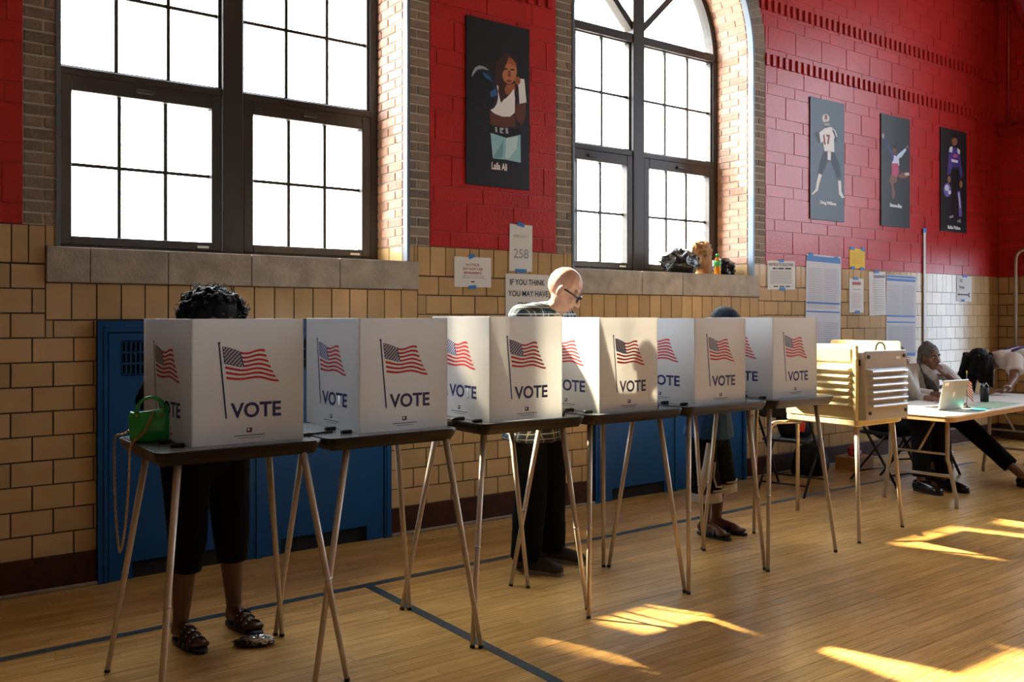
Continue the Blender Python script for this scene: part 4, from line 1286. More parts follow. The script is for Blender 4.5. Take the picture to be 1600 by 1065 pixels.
sheet('small white notice with red lettering, left of the precinct number', 3.383, 3.692, 1.642, 1.852,
      [('NOTICE', RINK, 0.49, 0.74, 0.36, 0.085), ('DO NOT USE', RINK, 0.49, 0.60, 0.54, 0.085), ('STICKERS', RINK, 0.49, 0.47, 0.48, 0.085)],
      [(0.46, 1.02, 0.05, -0.35), (0.48, 0.0, 0.06, -0.08)], prints=lines(GINK, 0.2, 0.8, 0.28, 0.40, 2, 0.3) + [(INK, ell(0.49, 0.18, 0.06, 0.02))])
sheet('tall white sign with the number 258, taped above the IF YOU THINK sign', 3.853, 4.060, 1.765, 2.104,
      [('PRECINCT', GINK, 0.5, 0.745, 0.70, 0.060), ('258', GINK, 0.5, 0.38, 0.66, 0.20)],
      [(0.48, 1.0, 0.065, 0.2), (0.5, 0.01, 0.10, 0.0)], tilt=0.01)
sheet('large white sign reading IF YOU THINK, partly behind the man in glasses', 3.818, 4.215, 1.18, 1.746,
      [('IF YOU THINK', INK, 0.5, 0.895, 0.80, 0.075), ('YOU MAY HAVE', INK, 0.52, 0.75, 0.92, 0.075), ('SPOILED', INK, 0.52, 0.60, 0.50, 0.075), ('YOUR BALLOT', INK, 0.52, 0.45, 0.84, 0.075)], bow=0.002)
sheet('white notice to electors taped beside the arched window', 6.757, 7.163, 1.688, 1.952,
      [('NOTICE TO ELECTORS', INK, 0.5, 0.87, 0.88, 0.10)],
      [(0.5, 1.0, 0.07, 0.0), (0.52, 0.02, 0.08, 0.0)], prints=lines(GINK, 0.09, 0.90, 0.20, 0.66, 9, 0.42, 0.06) + [(INK, quad(a, b, 0.705, 0.765)) for a, b in ((0.18, 0.28), (0.31, 0.35), (0.38, 0.58), (0.62, 0.85))] + [(INK, quad(a, b, 0.09, 0.13)) for a, b in ((0.2, 0.36), (0.42, 0.58), (0.64, 0.8))], tilt=-0.02)
def ballot(label, x0, x1, z0, z1, top_blue, end_blue, tapes, tilt=0.0):
    pr = []
    for a, b in top_blue: pr.append((BINK, quad(0.01, 0.97, a, b)))
    for a, b in end_blue: pr.append((BINK, quad(0.4, 0.98, a, b)))
    for x_0, x_1 in ((0.05, 0.47), (0.52, 0.95)):
        pr += lines(GINK, x_0, x_1, 0.50, 0.88, 22, 0.16, 0.05)
        pr += lines(GINK, x_0, x_1, 0.05, 0.38, 18, 0.16, 0.05)
    pr.append((GINK, quad(0.493, 0.497, 0.04, 0.92)))
    sheet(label, x0, x1, z0, z1, [], tapes, prints=pr, tilt=tilt, cat='sample ballot', name='sample_ballot', mat=M('ballot_paper', (0.58, 0.58, 0.63), 0.7))
ballot('long sample ballot with a broad blue heading, right of the notice to electors', 7.325, 7.885, 1.00, 2.030, [(0.935, 0.985), (0.545, 0.560), (0.465, 0.478)], [], [(0.13, 1.0, 0.06, 0), (0.85, 0.985, 0.06, 0)], 0.018)
ballot('long sample ballot with two thin blue heading bars, under the gymnast poster', 8.684, 9.250, 1.02, 1.876, [(0.968, 0.990), (0.925, 0.955), (0.488, 0.505), (0.415, 0.430)], [(0.01, 0.045)], [], 0.012)
sheet('yellow sheet taped at its corners on the red wall', 8.036, 8.300, 1.922, 2.118, [], [(0.15, 1.0, 0.07, 0.1), (0.85, 0.98, 0.07, 0.3), (0.2, 0.02, 0.07, 0.0), (0.8, 0.0, 0.07, 0.0)],
      mat=M('yellow_paper', (0.72, 0.47, 0.02), 0.7), prints=lines(M('ochre_ink', (0.45, 0.27, 0.02), 0.7), 0.15, 0.85, 0.2, 0.8, 6, 0.18))
sheet('narrow white sheet with a red heading under the yellow sheet', 8.030, 8.275, 1.482, 1.820, [],
      [(0.45, 1.0, 0.08, 0.0), (0.55, 0.015, 0.08, 0.0)], prints=[(RINK, quad(a, a + 0.085, 0.81, 0.90)) for a in (0.20, 0.30, 0.40, 0.50, 0.60, 0.70)] + lines(GINK, 0.2, 0.8, 0.66, 0.70, 1, 0.5) + lines(RINK, 0.15, 0.85, 0.12, 0.60, 10, 0.12, 0.1))
sheet('white paper with a dark heading beside the second sample ballot', 8.372, 8.676, 1.452, 1.898, [], [(0.42, 1.0, 0.08, 0.0)],
      prints=[(GREYP, quad(0.28, 0.92, 0.86, 0.92))] + lines(GINK, 0.2, 0.9, 0.1, 0.82, 14, 0.14, 0.1), tilt=-0.03, bow=0.02)
sheet('white TO Vote sign with a black arrow, near the corner', 10.10, 10.44, 1.615, 1.905, [('TO', INK, 0.27, 0.80, 0.20, 0.12), ('Vote', INK, 0.32, 0.55, 0.34, 0.13)],
      [(0.5, 0.985, 0.10, 0.0), (0.4, 0.03, 0.07, 0.0)],
      prints=[(INK, [(0.12, 0.235), (0.74, 0.235), (0.74, 0.285), (0.12, 0.285)]), (INK, [(0.70, 0.26), (0.82, 0.16), (0.88, 0.16), (0.80, 0.26), (0.88, 0.36), (0.82, 0.36)]), (INK, ell(0.12, 0.26, 0.05, 0.045))], tilt=0.02)
# white plastic conduit strip down the wall
p = thing('wall_strip', 'narrow white strip running down the wall right of the sample ballots', 'strip', (9.41, -0.003, 0.55))
obj('strip_body', box_mesh('strip_body', M('white_pvc', (0.62, 0.61, 0.60), 0.45), -0.022, 0.022, -0.012, 0.0, 0, 1.83, 0.003), p)
obj('tape', box_mesh('tape', TAPE, -0.035, 0.035, -0.0135, -0.0122, 1.80, 1.845), p)

# ------------------------------------------------------------------ fixtures in the corner
RPIPE = M('red_painted_pipe', (0.28, 0.012, 0.012), 0.3)
p = thing('red_conduit', 'thin red painted conduit rising in the corner', 'pipe', (11.04, -0.135, 3.72))
obj('conduit', tube_mesh('conduit', RPIPE, [(0, 0, 0), (0, 0, 3.7)], 0.016, 10), p)
obj('junction_box', box_mesh('junction_box', RPIPE, -0.03, 0.03, -0.05, 0.05, -0.10, 0.0, 0.006), p)
p = thing('red_ledge', 'red painted steel ledge fixed along the end wall', 'ledge', (11.07, -0.05, 3.56))
bm = bmesh.new()
prism(bm, [(-0.11, 0.06), (0.0, 0.0), (0.0, 0.10), (-0.11, 0.10)], -2.0, 0.0)
bmesh.ops.recalc_face_normals(bm, faces=bm.faces[:])
obj('ledge_beam', mesh_from(bm, 'ledge_beam', RPIPE), p)
p = thing('red_duct', 'curved red painted duct at the top right corner', 'duct', (10.85, -0.1, 4.6))
obj('duct', tube_mesh('duct', RPIPE, [(0.0, -0.55, 0.0), (0.0, -0.40, 0.08), (0.0, -0.30, 0.30), (0.0, -0.20, 0.62), (0, -0.10, 0.95), (0.0, -0.06, 1.6), (0, -0.06, 2.85)], 0.085, 16), p)
p = thing('steel_pipe_rail', 'steel pipe rail with a bent top on the end wall', 'rail', (11.0, -0.232, 1.0))
obj('pipe', tube_mesh('pipe', M('galvanised_pipe', (0.45, 0.44, 0.42), 0.35, metal=0.8), [(0, 0, 0.03), (0, 0, 1.05)] + bend((0, 0, 1.0), (0, 0, 1.22), (0, -0.5, 1.22), 0.13) + [(0, -0.55, 1.22)], 0.019, 12), p)
obj('wall_block', box_mesh('wall_block', M('grey_block', (0.25, 0.24, 0.22), 0.5), -0.05, 0.065, -0.09, 0.09, -0.04, 0.03, 0.008), p)

# ------------------------------------------------------------------ things on the right window sill
def crumple(name, mat, parent, loc, rad, seed, amp=0.35, freq=3.5, sub=4, rot=(0, 0, 0), sharp=True):
    bm = bmesh.new()
    bmesh.ops.create_icosphere(bm, subdivisions=sub, radius=1.0)
    for v in bm.verts:
        d = v.co.normalized()
        a = noise.noise(d * freq + Vector((seed, 0, 0)))
        if sharp: a = 0.5 - abs(a) * 1.6 + 0.4 * noise.noise(d * freq * 2.7 + Vector((0, seed, 0)))
        v.co = d * (1 + amp * a)
        v.co.x *= rad[0]; v.co.y *= rad[1]; v.co.z *= rad[2]
    lo = min(v.co.z for v in bm.verts)
    for v in bm.verts:
        v.co.z = max(v.co.z, lo * 0.55) - lo * 0.55
    me = mesh_from(bm, name, mat, True)
    return obj(name, me, parent, loc, rot)
BAGM = M('black_bin_liner', (0.008, 0.008, 0.009), 0.16, bump=(60, 0.4))
KRAFT = M('kraft_paper', (0.38, 0.20, 0.08), 0.7, bump=(50, 0.3))
ZS = SILL_T + 0.001
tag(crumple('plastic_bag', BAGM, None, (5.80, 0.17, ZS), (0.18, 0.11, 0.12), 3.1, 0.45, 1.5), 'crumpled black plastic bag on the right sill, left of the paper bag', 'plastic bag')
tag(crumple('plastic_bag', BAGM, None, (6.37, 0.20, ZS), (0.115, 0.10, 0.09), 8.2, 0.45, 1.5), 'crumpled black plastic bag on the right sill, against the brick jamb', 'plastic bag')
pb = thing('paper_bag', 'crumpled brown paper bag standing on the right window sill', 'paper bag', (6.13, 0.20, ZS))
crumple('bag_body', KRAFT, pb, (0, 0, 0), (0.085, 0.065, 0.13), 1.7, 0.35, 3.0)
crumple('bag_neck', KRAFT, pb, (-0.02, 0, 0.165), (0.10, 0.05, 0.075), 5.5, 0.6, 3.6)
bt = thing('juice_bottle', 'small bottle of orange juice with a green cap on the right sill', 'bottle', (6.125, 0.035, ZS))
bm = bmesh.new(); lathe(bm, [(0.026, 0.0), (0.030, 0.006), (0.030, 0.055), (0.026, 0.065), (0.030, 0.08), (0.030, 0.115), (0.014, 0.15), (0.013, 0.165)], 18)
obj('bottle_body', mesh_from(bm, 'bottle_body', M('orange_juice', (0.72, 0.26, 0.02), 0.15)), bt)
bm = bmesh.new(); lathe(bm, [(0.0315, 0.07), (0.0315, 0.118)], 18)
obj('bottle_label', mesh_from(bm, 'bottle_label', M('green_label', (0.10, 0.48, 0.12), 0.4)), bt)
bm = bmesh.new(); lathe(bm, [(0.0155, 0.152), (0.0155, 0.176), (0.013, 0.178)], 16)
obj('bottle_cap', mesh_from(bm, 'bottle_cap', M('green_cap', (0.03, 0.30, 0.06), 0.35)), bt)

# ------------------------------------------------------------------ green handbag with a gold chain on the first table
GREEN = M('green_patent_leather', (0.018, 0.40, 0.065), 0.22, coat=0.3)
GOLD = M('gold_chain', (0.55, 0.33, 0.12), 0.28, metal=0.95)
hb = thing('handbag', 'small green patent handbag with a gold chain on the first voting table', 'handbag', (0.985, -1.500, TZ + 0.001), -0.35)
bm = bmesh.new()
def bag_ring(z, hw, hd, n=20, dip=0.0, rise=0.0):
    out = []
    for k in range(n):
        a = 2 * PI * k / n
        cx_, sy_ = math.cos(a), math.sin(a)
        x = hw * (abs(cx_) ** 0.6) * (1 if cx_ > 0 else -1); y = hd * (abs(sy_) ** 0.75) * (1 if sy_ > 0 else -1)
        out.append((x, y, z - dip * (1 - (x / hw) ** 2) + rise * x / hw))
    return out
loft(bm, [bag_ring(0.0, 0.066, 0.036), bag_ring(0.006, 0.076, 0.044), bag_ring(0.05, 0.080, 0.047), bag_ring(0.09, 0.080, 0.042), bag_ring(0.132, 0.076, 0.030, dip=0.014, rise=0.016), bag_ring(0.137, 0.074, 0.020, dip=0.020, rise=0.018), bag_ring(0.10, 0.060, 0.012, dip=0.02)], smooth=True)
bmesh.ops.recalc_face_normals(bm, faces=bm.faces[:])
obj('bag_body', mesh_from(bm, 'bag_body', GREEN), hb)
bm = bmesh.new()
n = 16
pts = [(0.058 * math.cos(PI * (1 - k / n)) + 0.002, 0, 0.112 + 0.066 * math.sin(PI * k / n)) for k in range(n + 1)]
for k in range(n):
    a, b = Vector(pts[k]), Vector(pts[k + 1])
    w0, w1 = 0.022 + 0.010 * abs(math.cos(PI * k / n)), 0.022 + 0.010 * abs(math.cos(PI * (k + 1) / n))
    q = [a + Vector((0, -w0, 0)), b + Vector((0, -w1, 0)), b + Vector((0, w1, 0)), a + Vector((0, w0, 0))]
    bm.faces.new([bm.verts.new(v) for v in q])
bmesh.ops.remove_doubles(bm, verts=bm.verts[:], dist=1e-5)
hd = obj('bag_handle', mesh_from(bm, 'bag_handle', GREEN, True), hb)
sm = hd.modifiers.new('thick', 'SOLIDIFY'); sm.thickness = 0.010
for sx_ in (-0.045, 0.045):
    bm = bmesh.new(); lathe(bm, [(0.007, 0), (0.006, 0.006), (0.001, 0.008)], 10)
    obj('stud', mesh_from(bm, 'stud', GOLD), hb, (sx_, -0.040, 0.105), (PI / 2, 0, 0))
# chain: links from the bag over the table edge and down in a loop
def catmull(P, n=8):
    P = [Vector(p) for p in P]
    out = []
    for i in range(len(P) - 1):
        p0, p1, p2, p3 = P[max(i - 1, 0)], P[i], P[i + 1], P[min(i + 2, len(P) - 1)]
        for k in range(n):
            t = k / n
            out.append(0.5 * ((2 * p1) + (p2 - p0) * t + (2 * p0 - 5 * p1 + 4 * p2 - p3) * t * t + (3 * p1 - p0 - 3 * p2 + p3) * t ** 3))
    out.append(P[-1])
    return out
rot = Matrix.Rotation(0.35, 3, 'Z')
def loc_(p):
    return rot @ (Vector(p) - Vector(hb.location))
path = catmull([loc_(p) for p in ((0.985, -1.545, 1.055), (0.945, -1.565, 0.985), (0.905, -1.575, 0.952), (0.890, -1.575, 0.925), (0.888, -1.565, 0.80), (0.886, -1.52, 0.62), (0.884, -1.45, 0.505), (0.884, -1.40, 0.56), (0.884, -1.36, 0.72), (0.888, -1.335, 0.90), (0.895, -1.33, 0.948), (0.92, -1.36, 0.960), (0.945, -1.44, 1.0))], 9)
bm = bmesh.new()
acc = 0
pos = []
for a, b in zip(path[:-1], path[1:]):
    L_ = (b - a).length
    while acc < L_:
        pos.append((a.lerp(b, acc / L_), (b - a).normalized())); acc += 0.0105
    acc -= L_
for i, (p_, d_) in enumerate(pos):
    side_ = d_.orthogonal().normalized()
    side_ = Matrix.Rotation(PI / 2 * (i % 2), 3, d_) @ side_
    ring_ = [p_ + d_ * 0.0075 * math.cos(2 * PI * k / 8) + side_ * 0.0045 * math.sin(2 * PI * k / 8) for k in range(8)]
    tube(bm, ring_ + [ring_[0]], 0.0018, 5, caps=False)
ch = obj('chain', mesh_from(bm, 'chain', GOLD), hb)
ch['kind'] = 'stuff'

# ------------------------------------------------------------------ foil wrapper on the floor, bags and parcels under the right-hand table
fw = thing('foil_wrapper', 'crumpled dark wrapper with silver foil lying on the floor by the sandals', 'wrapper', (1.445, -1.405, 0.001), -0.5)
crumple('wrapper', M('dark_wrapper', (0.03, 0.02, 0.018), 0.25), fw, (0, 0, 0), (0.075, 0.035, 0.022), 2.2, 0.5, 3)
crumple('foil', M('silver_foil', (0.7, 0.72, 0.74), 0.22, metal=0.95), fw, (0.020, -0.010, 0.012), (0.055, 0.026, 0.020), 4.2, 0.5, 4)
CLOTHB = M('black_nylon', (0.004, 0.004, 0.005), 0.7, spec=0.2)
tag(crumple('duffel_bag', CLOTHB, None, (7.12, -0.20, 0.001), (0.20, 0.13, 0.20), 11.3, 0.2, 1.6, sharp=False), 'slumped black bag on the floor between the two folding chairs', 'bag')
rp = thing('snack_parcel', 'shiny red snack bag lying on a box under the seated person', 'snack bag', (7.74, -0.25, 0.12))
crumple('parcel', M('red_foil', (0.42, 0.01, 0.015), 0.2, coat=0.5), rp, (0, 0, 0), (0.075, 0.06, 0.07), 6.1, 0.2, 2, sharp=False)
obj('parcel_print', flat_mesh('parcel_print', [(ell(0.0, 0.08, 0.03, 0.014, 12, 0.4), 0)], [M('yellow_print', (0.65, 0.42, 0.03), 0.4)], y0=-0.066), rp, (0, 0, 0), (0, 0, 0.6))
bx_ = thing('carton', 'flat brown carton on the floor under the red snack bag', 'box', (7.74, -0.25, 0.0), 0.1)
obj('carton_body', box_mesh('carton_body', KRAFT, -0.16, 0.16, -0.11, 0.11, 0.0, 0.112, 0.003), bx_)
obj('carton_lid', box_mesh('carton_lid', KRAFT, -0.165, 0.165, -0.115, 0.115, 0.112, 0.119, 0.002), bx_)
tag(crumple('crumpled_bag', M('grey_plastic', (0.25, 0.27, 0.33), 0.35), None, (8.60, -0.62, 0.001), (0.14, 0.10, 0.11), 9.4, 0.4, 2.4), 'crumpled grey plastic bag on the floor behind the folding table', 'plastic bag')

# ------------------------------------------------------------------ folding chairs
STEELB = M('black_chair_steel', (0.010, 0.010, 0.011), 0.35)
PADB = M('black_vinyl', (0.013, 0.013, 0.015), 0.4)
def folding_chair(label, x, y, rz, frame=STEELB, pad=PADB, group='folding chairs'):
    """Origin on the floor under the seat, facing local +y."""
    t = thing('folding_chair', label, 'chair', (x, y, 0), rz, group)
    for s in (-1, 1):
        obj('front_leg', tube_mesh('front_leg', frame, [(s * 0.215, 0.235, 0.0), (s * 0.215, -0.20, 0.62), (s * 0.205, -0.255, 0.86)] , 0.0115, 8), t)
        obj('rear_leg', tube_mesh('rear_leg', frame, [(s * 0.195, -0.26, 0.0), (s * 0.195, 0.10, 0.42)], 0.0105, 8), t)
    obj('stretcher', tube_mesh('stretcher', frame, [(-0.215, 0.17, 0.095), (0.215, 0.17, 0.095)], 0.008, 8), t)
    obj('stretcher', tube_mesh('stretcher', frame, [(-0.195, -0.19, 0.085), (0.195, -0.19, 0.085)], 0.008, 8), t)
    bm = bmesh.new()
    loft(bm, [[(p_[0], p_[1], z) for p_ in rrect(-0.20 + i, 0.20 - i, -0.19 + i, 0.21 - i, 0.05)] for i, z in ((0.012, 0.418), (0.0, 0.424), (0.0, 0.440), (0.02, 0.452))])
    bmesh.ops.recalc_face_normals(bm, faces=bm.faces[:])
    obj('seat', mesh_from(bm, 'seat', pad), t)
    bm = bmesh.new()
    loft(bm, [[(p_[0], y_, p_[1]) for p_ in rrect(-0.20 + i, 0.20 - i, 0.62 + i, 0.84 - i, 0.04)] for i, y_ in ((0.01, -0.012), (0.0, 0.0), (0.0, 0.010), (0.012, 0.02))])
    bmesh.ops.recalc_face_normals(bm, faces=bm.faces[:])
    o = obj('backrest', mesh_from(bm, 'backrest', pad), t, (0, -0.235, 0.0), (0.0, 0, 0))
    return t
folding_chair('black folding chair holding a black bag with a red tag', 6.32, -0.60, -PI / 2 + 0.25)
folding_chair('black folding chair under the seated person half hidden by the silver case', 7.35, -0.85, PI - 0.12)
folding_chair('black folding chair of the seated woman with grey braids', 8.10, -0.72, PI - 0.40)
WCH = M('white_chair_plastic', (0.50, 0.47, 0.42), 0.45)
folding_chair('white folding chair pushed under the table at the right edge', 8.42, -1.76, 0.1, M('white_chair_frame', (0.45, 0.43, 0.40), 0.4), WCH)
bb = thing('shoulder_bag', 'black shoulder bag with a red tag on the empty folding chair', 'bag', (6.34, -0.60, 0.4535), 0.0)
crumple('bag_body', CLOTHB, bb, (0, 0, 0), (0.17, 0.12, 0.15), 21.3, 0.16, 1.7, sharp=False)
obj('red_tag', box_mesh('red_tag', M('red_tag', (0.62, 0.02, 0.02), 0.5), -0.035, 0.035, -0.003, 0.003, -0.04, 0.04, 0.003), bb, (-0.075, -0.118, 0.09), (0.0, 0.1, -0.55))
obj('bag_strap', tube_mesh('bag_strap', CLOTHB, [(-0.12, 0, 0.14), (-0.10, 0.0, 0.24), (0.0, 0.0, 0.30), (0.10, 0.0, 0.24), (0.12, 0, 0.14)], 0.012, 8), bb)

# ------------------------------------------------------------------ brick stack added out of view, blocking sun from the left window's left half
nb_ = thing('sun_blocker', 'tall brick stack added out of view to block sun from the left half of the left window', 'sun blocker', (-1.19, 8.5, -0.5))
obj('shaft', box_mesh('shaft', BRICK, -0.56, 0.56, -0.5, 0.5, 0, 12.6, 0), nb_)
obj('cap', box_mesh('cap', STONE, -0.60, 0.60, -0.55, 0.55, 12.6, 12.8, 0.02), nb_)
obj('plinth', box_mesh('plinth', STONE, -0.66, 0.66, -0.6, 0.6, 0, 0.5, 0.02), nb_)
# ------------------------------------------------------------------ people: continuous remeshed bodies, clothing and hair as children
V = Vector
TMP = bpy.data.scenes.new('remesh_workspace')
def JV(**k):
    return {a: V(b_) for a, b_ in k.items()}
def taper(bm, p0, r0, p1, r1, k=1.0, fwd=(0, 1, 0), flat0=False, flat1=False, seg=16):
    """Tapered capsule; k squashes it along the forward direction."""
    p0, p1 = V(p0), V(p1)
    ax = (p1 - p0)
    L_ = ax.length
    ax = ax.normalized() if L_ > 1e-6 else V((0, 0, 1))
    f = V(fwd); f = f - ax * f.dot(ax)
    if f.length < 1e-3: f = ax.orthogonal()
    f.normalize(); s = ax.cross(f)
    prof = []
    m = 5
    if flat0: prof += [(p0, r0 * 0.02), (p0, r0)]
    else: prof += [(p0 - ax * r0 * math.cos(PI / 2 * i / m), max(r0 * math.sin(PI / 2 * i / m), 1e-4)) for i in range(m + 1)]
    if flat1: prof += [(p1, r1), (p1, r1 * 0.02)]
    else: prof += [(p1 + ax * r1 * math.sin(PI / 2 * i / m), max(r1 * math.cos(PI / 2 * i / m), 1e-4)) for i in range(m + 1)]
    rings = [[bm.verts.new(c + s * (r * math.cos(2 * PI * q / seg)) + f * (r * k * math.sin(2 * PI * q / seg))) for q in range(seg)] for c, r in prof]
    for i in range(len(rings) - 1):
        for q in range(seg):
            bm.faces.new((rings[i][q], rings[i][(q + 1) % seg], rings[i + 1][(q + 1) % seg], rings[i + 1][q]))
    bm.faces.new(rings[0][::-1]); bm.faces.new(rings[-1])
def ellipsoid(bm, c, r, rot=None, nu=14, nv=8):
    c = V(c)
    def pt(i, k):
        a, e = 2 * PI * k / nu, PI * i / nv
        q = V((r[0] * math.sin(e) * math.cos(a), r[1] * math.sin(e) * math.sin(a), r[2] * math.cos(e)))
        return c + (rot @ q if rot else q)
    top, bot = bm.verts.new(pt(0, 0)), bm.verts.new(pt(nv, 0))
    rings = [[bm.verts.new(pt(i, k)) for k in range(nu)] for i in range(1, nv)]
    for k in range(nu):
        k2 = (k + 1) % nu
        bm.faces.new((top, rings[0][k], rings[0][k2])).smooth = True
        bm.faces.new((bot, rings[-1][k2], rings[-1][k])).smooth = True
        for i in range(nv - 2):
            bm.faces.new((rings[i][k], rings[i + 1][k], rings[i + 1][k2], rings[i][k2])).smooth = True
def blob(name, build, mat, parent, voxel=0.008, smooth=4, amp=0.0, freq=9.0, label=None):
    bm = bmesh.new(); build(bm)
    bmesh.ops.recalc_face_normals(bm, faces=bm.faces[:])
    me = bpy.data.meshes.new(name); bm.to_mesh(me); bm.free()
    ob = bpy.data.objects.new(name, me); TMP.collection.objects.link(ob)
    r = ob.modifiers.new('r', 'REMESH'); r.mode = 'VOXEL'; r.voxel_size = voxel
    s = ob.modifiers.new('s', 'SMOOTH'); s.iterations = smooth; s.factor = 0.5
    with bpy.context.temp_override(scene=TMP, view_layer=TMP.view_layers[0]):
        dg = bpy.context.evaluated_depsgraph_get()
        out = bpy.data.meshes.new_from_object(ob.evaluated_get(dg))
    bpy.data.objects.remove(ob); bpy.data.meshes.remove(me)
    out.materials.clear(); out.materials.append(mat)
    if amp:
        nr = [v.normal.copy() for v in out.vertices]
        for v, n in zip(out.vertices, nr):
            p = v.co
            a = noise.noise(V((p.x, p.y, p.z * 0.6)) * freq) + 0.5 * noise.noise(p * freq * 2.3)
            v.co = p + n * amp * a
    for p in out.polygons: p.use_smooth = True
    o = obj(name, out, parent)
    if label: o['label'] = label
    return o
def lerp(a, b, t):
    return V(a).lerp(V(b), t)

def hand(bm, wr, direction, palm_n, curl=0.5, side=1, size=1.0, spread=0.10):
    """Palm plus four unequal fingers and a thumb; palm_n points out of the back of the hand."""
    d = V(direction).normalized(); n = V(palm_n); n = (n - d * n.dot(d)).normalized(); s = d.cross(n) * side
    w = V(wr); S = size
    for q in (-0.026, -0.009, 0.009, 0.026):
        taper(bm, w + d * 0.015 * S + s * q * 0.6 * S, 0.013 * S, w + d * 0.085 * S + s * q * S, 0.0115 * S)
    for q, ln in ((-0.029, 0.066), (-0.0100, 0.080), (0.0100, 0.076), (0.029, 0.058)):
        a = w + d * 0.085 * S + s * q * S
        dd = (d + s * (q * spread * 30 * 0.12)).normalized()
        for seg_i, (fl, rr) in enumerate(((0.44, 0.0088), (0.32, 0.0080), (0.24, 0.0072))):
            ang = curl * (0.35 + 0.45 * seg_i)
            e = (dd * math.cos(ang) - n * math.sin(ang)).normalized()
            b = a + e * ln * fl * S
            taper(bm, a, rr * S, b, (rr - 0.0006) * S)
            a = b
    a = w + d * 0.030 * S - s * 0.026 * S
    b = a + (d * 0.6 - s * 0.75 - n * 0.25).normalized() * 0.038 * S
    taper(bm, a, 0.0125 * S, b, 0.0098 * S)
    taper(bm, b, 0.0098 * S, b + (d * 0.9 - s * 0.25 - n * 0.35).normalized() * 0.030 * S, 0.0082 * S)
def foot(bm, heel, toe, ankle, S=1.0, r=1.0, shod=False):
    if shod:
        taper(bm, V(ankle), 0.030, V(heel) + (V(toe) - V(heel)) * 0.25 + V((0, 0, 0.03)), 0.022)
        return
    heel, toe = V(heel), V(toe)
    d = (toe - heel); d.z = 0; d.normalize(); s = V((d.y, -d.x, 0))
    z = V((0, 0, 1))
    taper(bm, V(ankle), 0.036 * r, heel + z * 0.035 + d * 0.02, 0.033 * r)
    taper(bm, heel + z * 0.032 + d * 0.03, 0.030 * r, toe + z * 0.024 - d * 0.06, 0.034 * r, 0.7, (0, 0, 1))
    taper(bm, V(ankle) - z * 0.01, 0.032 * r, toe + z * 0.030 - d * 0.075, 0.028 * r)
    for q, back in ((-0.030, 0.0), (-0.012, 0.004), (0.002, 0.010), (0.016, 0.018), (0.030, 0.028)):
        taper(bm, toe + z * 0.018 - d * 0.065 + s * q, 0.013, toe + z * 0.014 - d * (0.012 + back) + s * q, 0.0105 if q > -0.02 else 0.013)
def head_prims(bm, c, R, S=1.0, hair_cut=0.0):
    """Skull, jaw, nose, brow, lips, ears about centre c; R columns = right, forward, up."""
    def P(x, y, z): return V(c) + R @ V((x * S, y * S, z * S))
    ellipsoid(bm, P(0, -0.012, 0.030), (0.074 * S, 0.094 * S, 0.092 * S), R)
    ellipsoid(bm, P(0, 0.020, -0.020), (0.064 * S, 0.070 * S, 0.085 * S), R)
    ellipsoid(bm, P(0, 0.040, -0.078), (0.042 * S, 0.044 * S, 0.034 * S), R)
    taper(bm, P(0, 0.078, 0.018), 0.010 * S, P(0, 0.105, -0.026), 0.0145 * S)
    ellipsoid(bm, P(0.014, 0.090, -0.030), (0.010 * S, 0.011 * S, 0.009 * S)); ellipsoid(bm, P(-0.014, 0.090, -0.030), (0.010 * S, 0.011 * S, 0.009 * S))
    taper(bm, P(-0.042, 0.068, 0.030), 0.013 * S, P(0.042, 0.068, 0.030), 0.013 * S)
    for s in (-1, 1):
        ellipsoid(bm, P(s * 0.038, 0.062, -0.020), (0.022 * S, 0.020 * S, 0.020 * S), R)
        ellipsoid(bm, P(s * 0.078, -0.004, -0.008), (0.011 * S, 0.021 * S, 0.033 * S), R)
    ellipsoid(bm, P(0, 0.083, -0.054), (0.024 * S, 0.014 * S, 0.0075 * S), R)
    ellipsoid(bm, P(0, 0.080, -0.067), (0.020 * S, 0.013 * S, 0.0075 * S), R)
def face_details(parent, c, R, S, lip, brow):
    def P(x, y, z): return V(c) + R @ V((x * S, y * S, z * S))
    for s in (-1, 1):
        bm = bmesh.new(); ellipsoid(bm, P(s * 0.032, 0.0745, 0.010), (0.0125 * S, 0.0085 * S, 0.0075 * S), R)
        obj('eye', mesh_from(bm, 'eye', M('eye_white', (0.55, 0.52, 0.48), 0.2), True), parent)
        bm = bmesh.new(); ellipsoid(bm, P(s * 0.032, 0.0815, 0.009), (0.0055 * S, 0.0030 * S, 0.0055 * S), R)
        obj('iris', mesh_from(bm, 'iris', M('iris_dark', (0.02, 0.012, 0.008), 0.15), True), parent)
        bm = bmesh.new(); tube(bm, [P(s * 0.016, 0.083, 0.030), P(s * 0.032, 0.084, 0.036), P(s * 0.052, 0.072, 0.030)], [0.0035 * S, 0.004 * S, 0.002 * S], 6)
        obj('eyebrow', mesh_from(bm, 'eyebrow', brow), parent)
    bm = bmesh.new()
    ellipsoid(bm, P(0, 0.0895, -0.054), (0.021 * S, 0.0088 * S, 0.0052 * S), R); ellipsoid(bm, P(0, 0.0865, -0.0655), (0.018 * S, 0.0090 * S, 0.0060 * S), R)
    obj('lips', mesh_from(bm, 'lips', lip, True), parent)
def frame(yaw, pitch, roll=0.0):
    """Head frame in the person's space: yaw to the left (+), pitch up (+)."""
    return Matrix.Rotation(yaw, 3, 'Z') @ Matrix.Rotation(pitch, 3, 'X') @ Matrix.Rotation(roll, 3, 'Y')
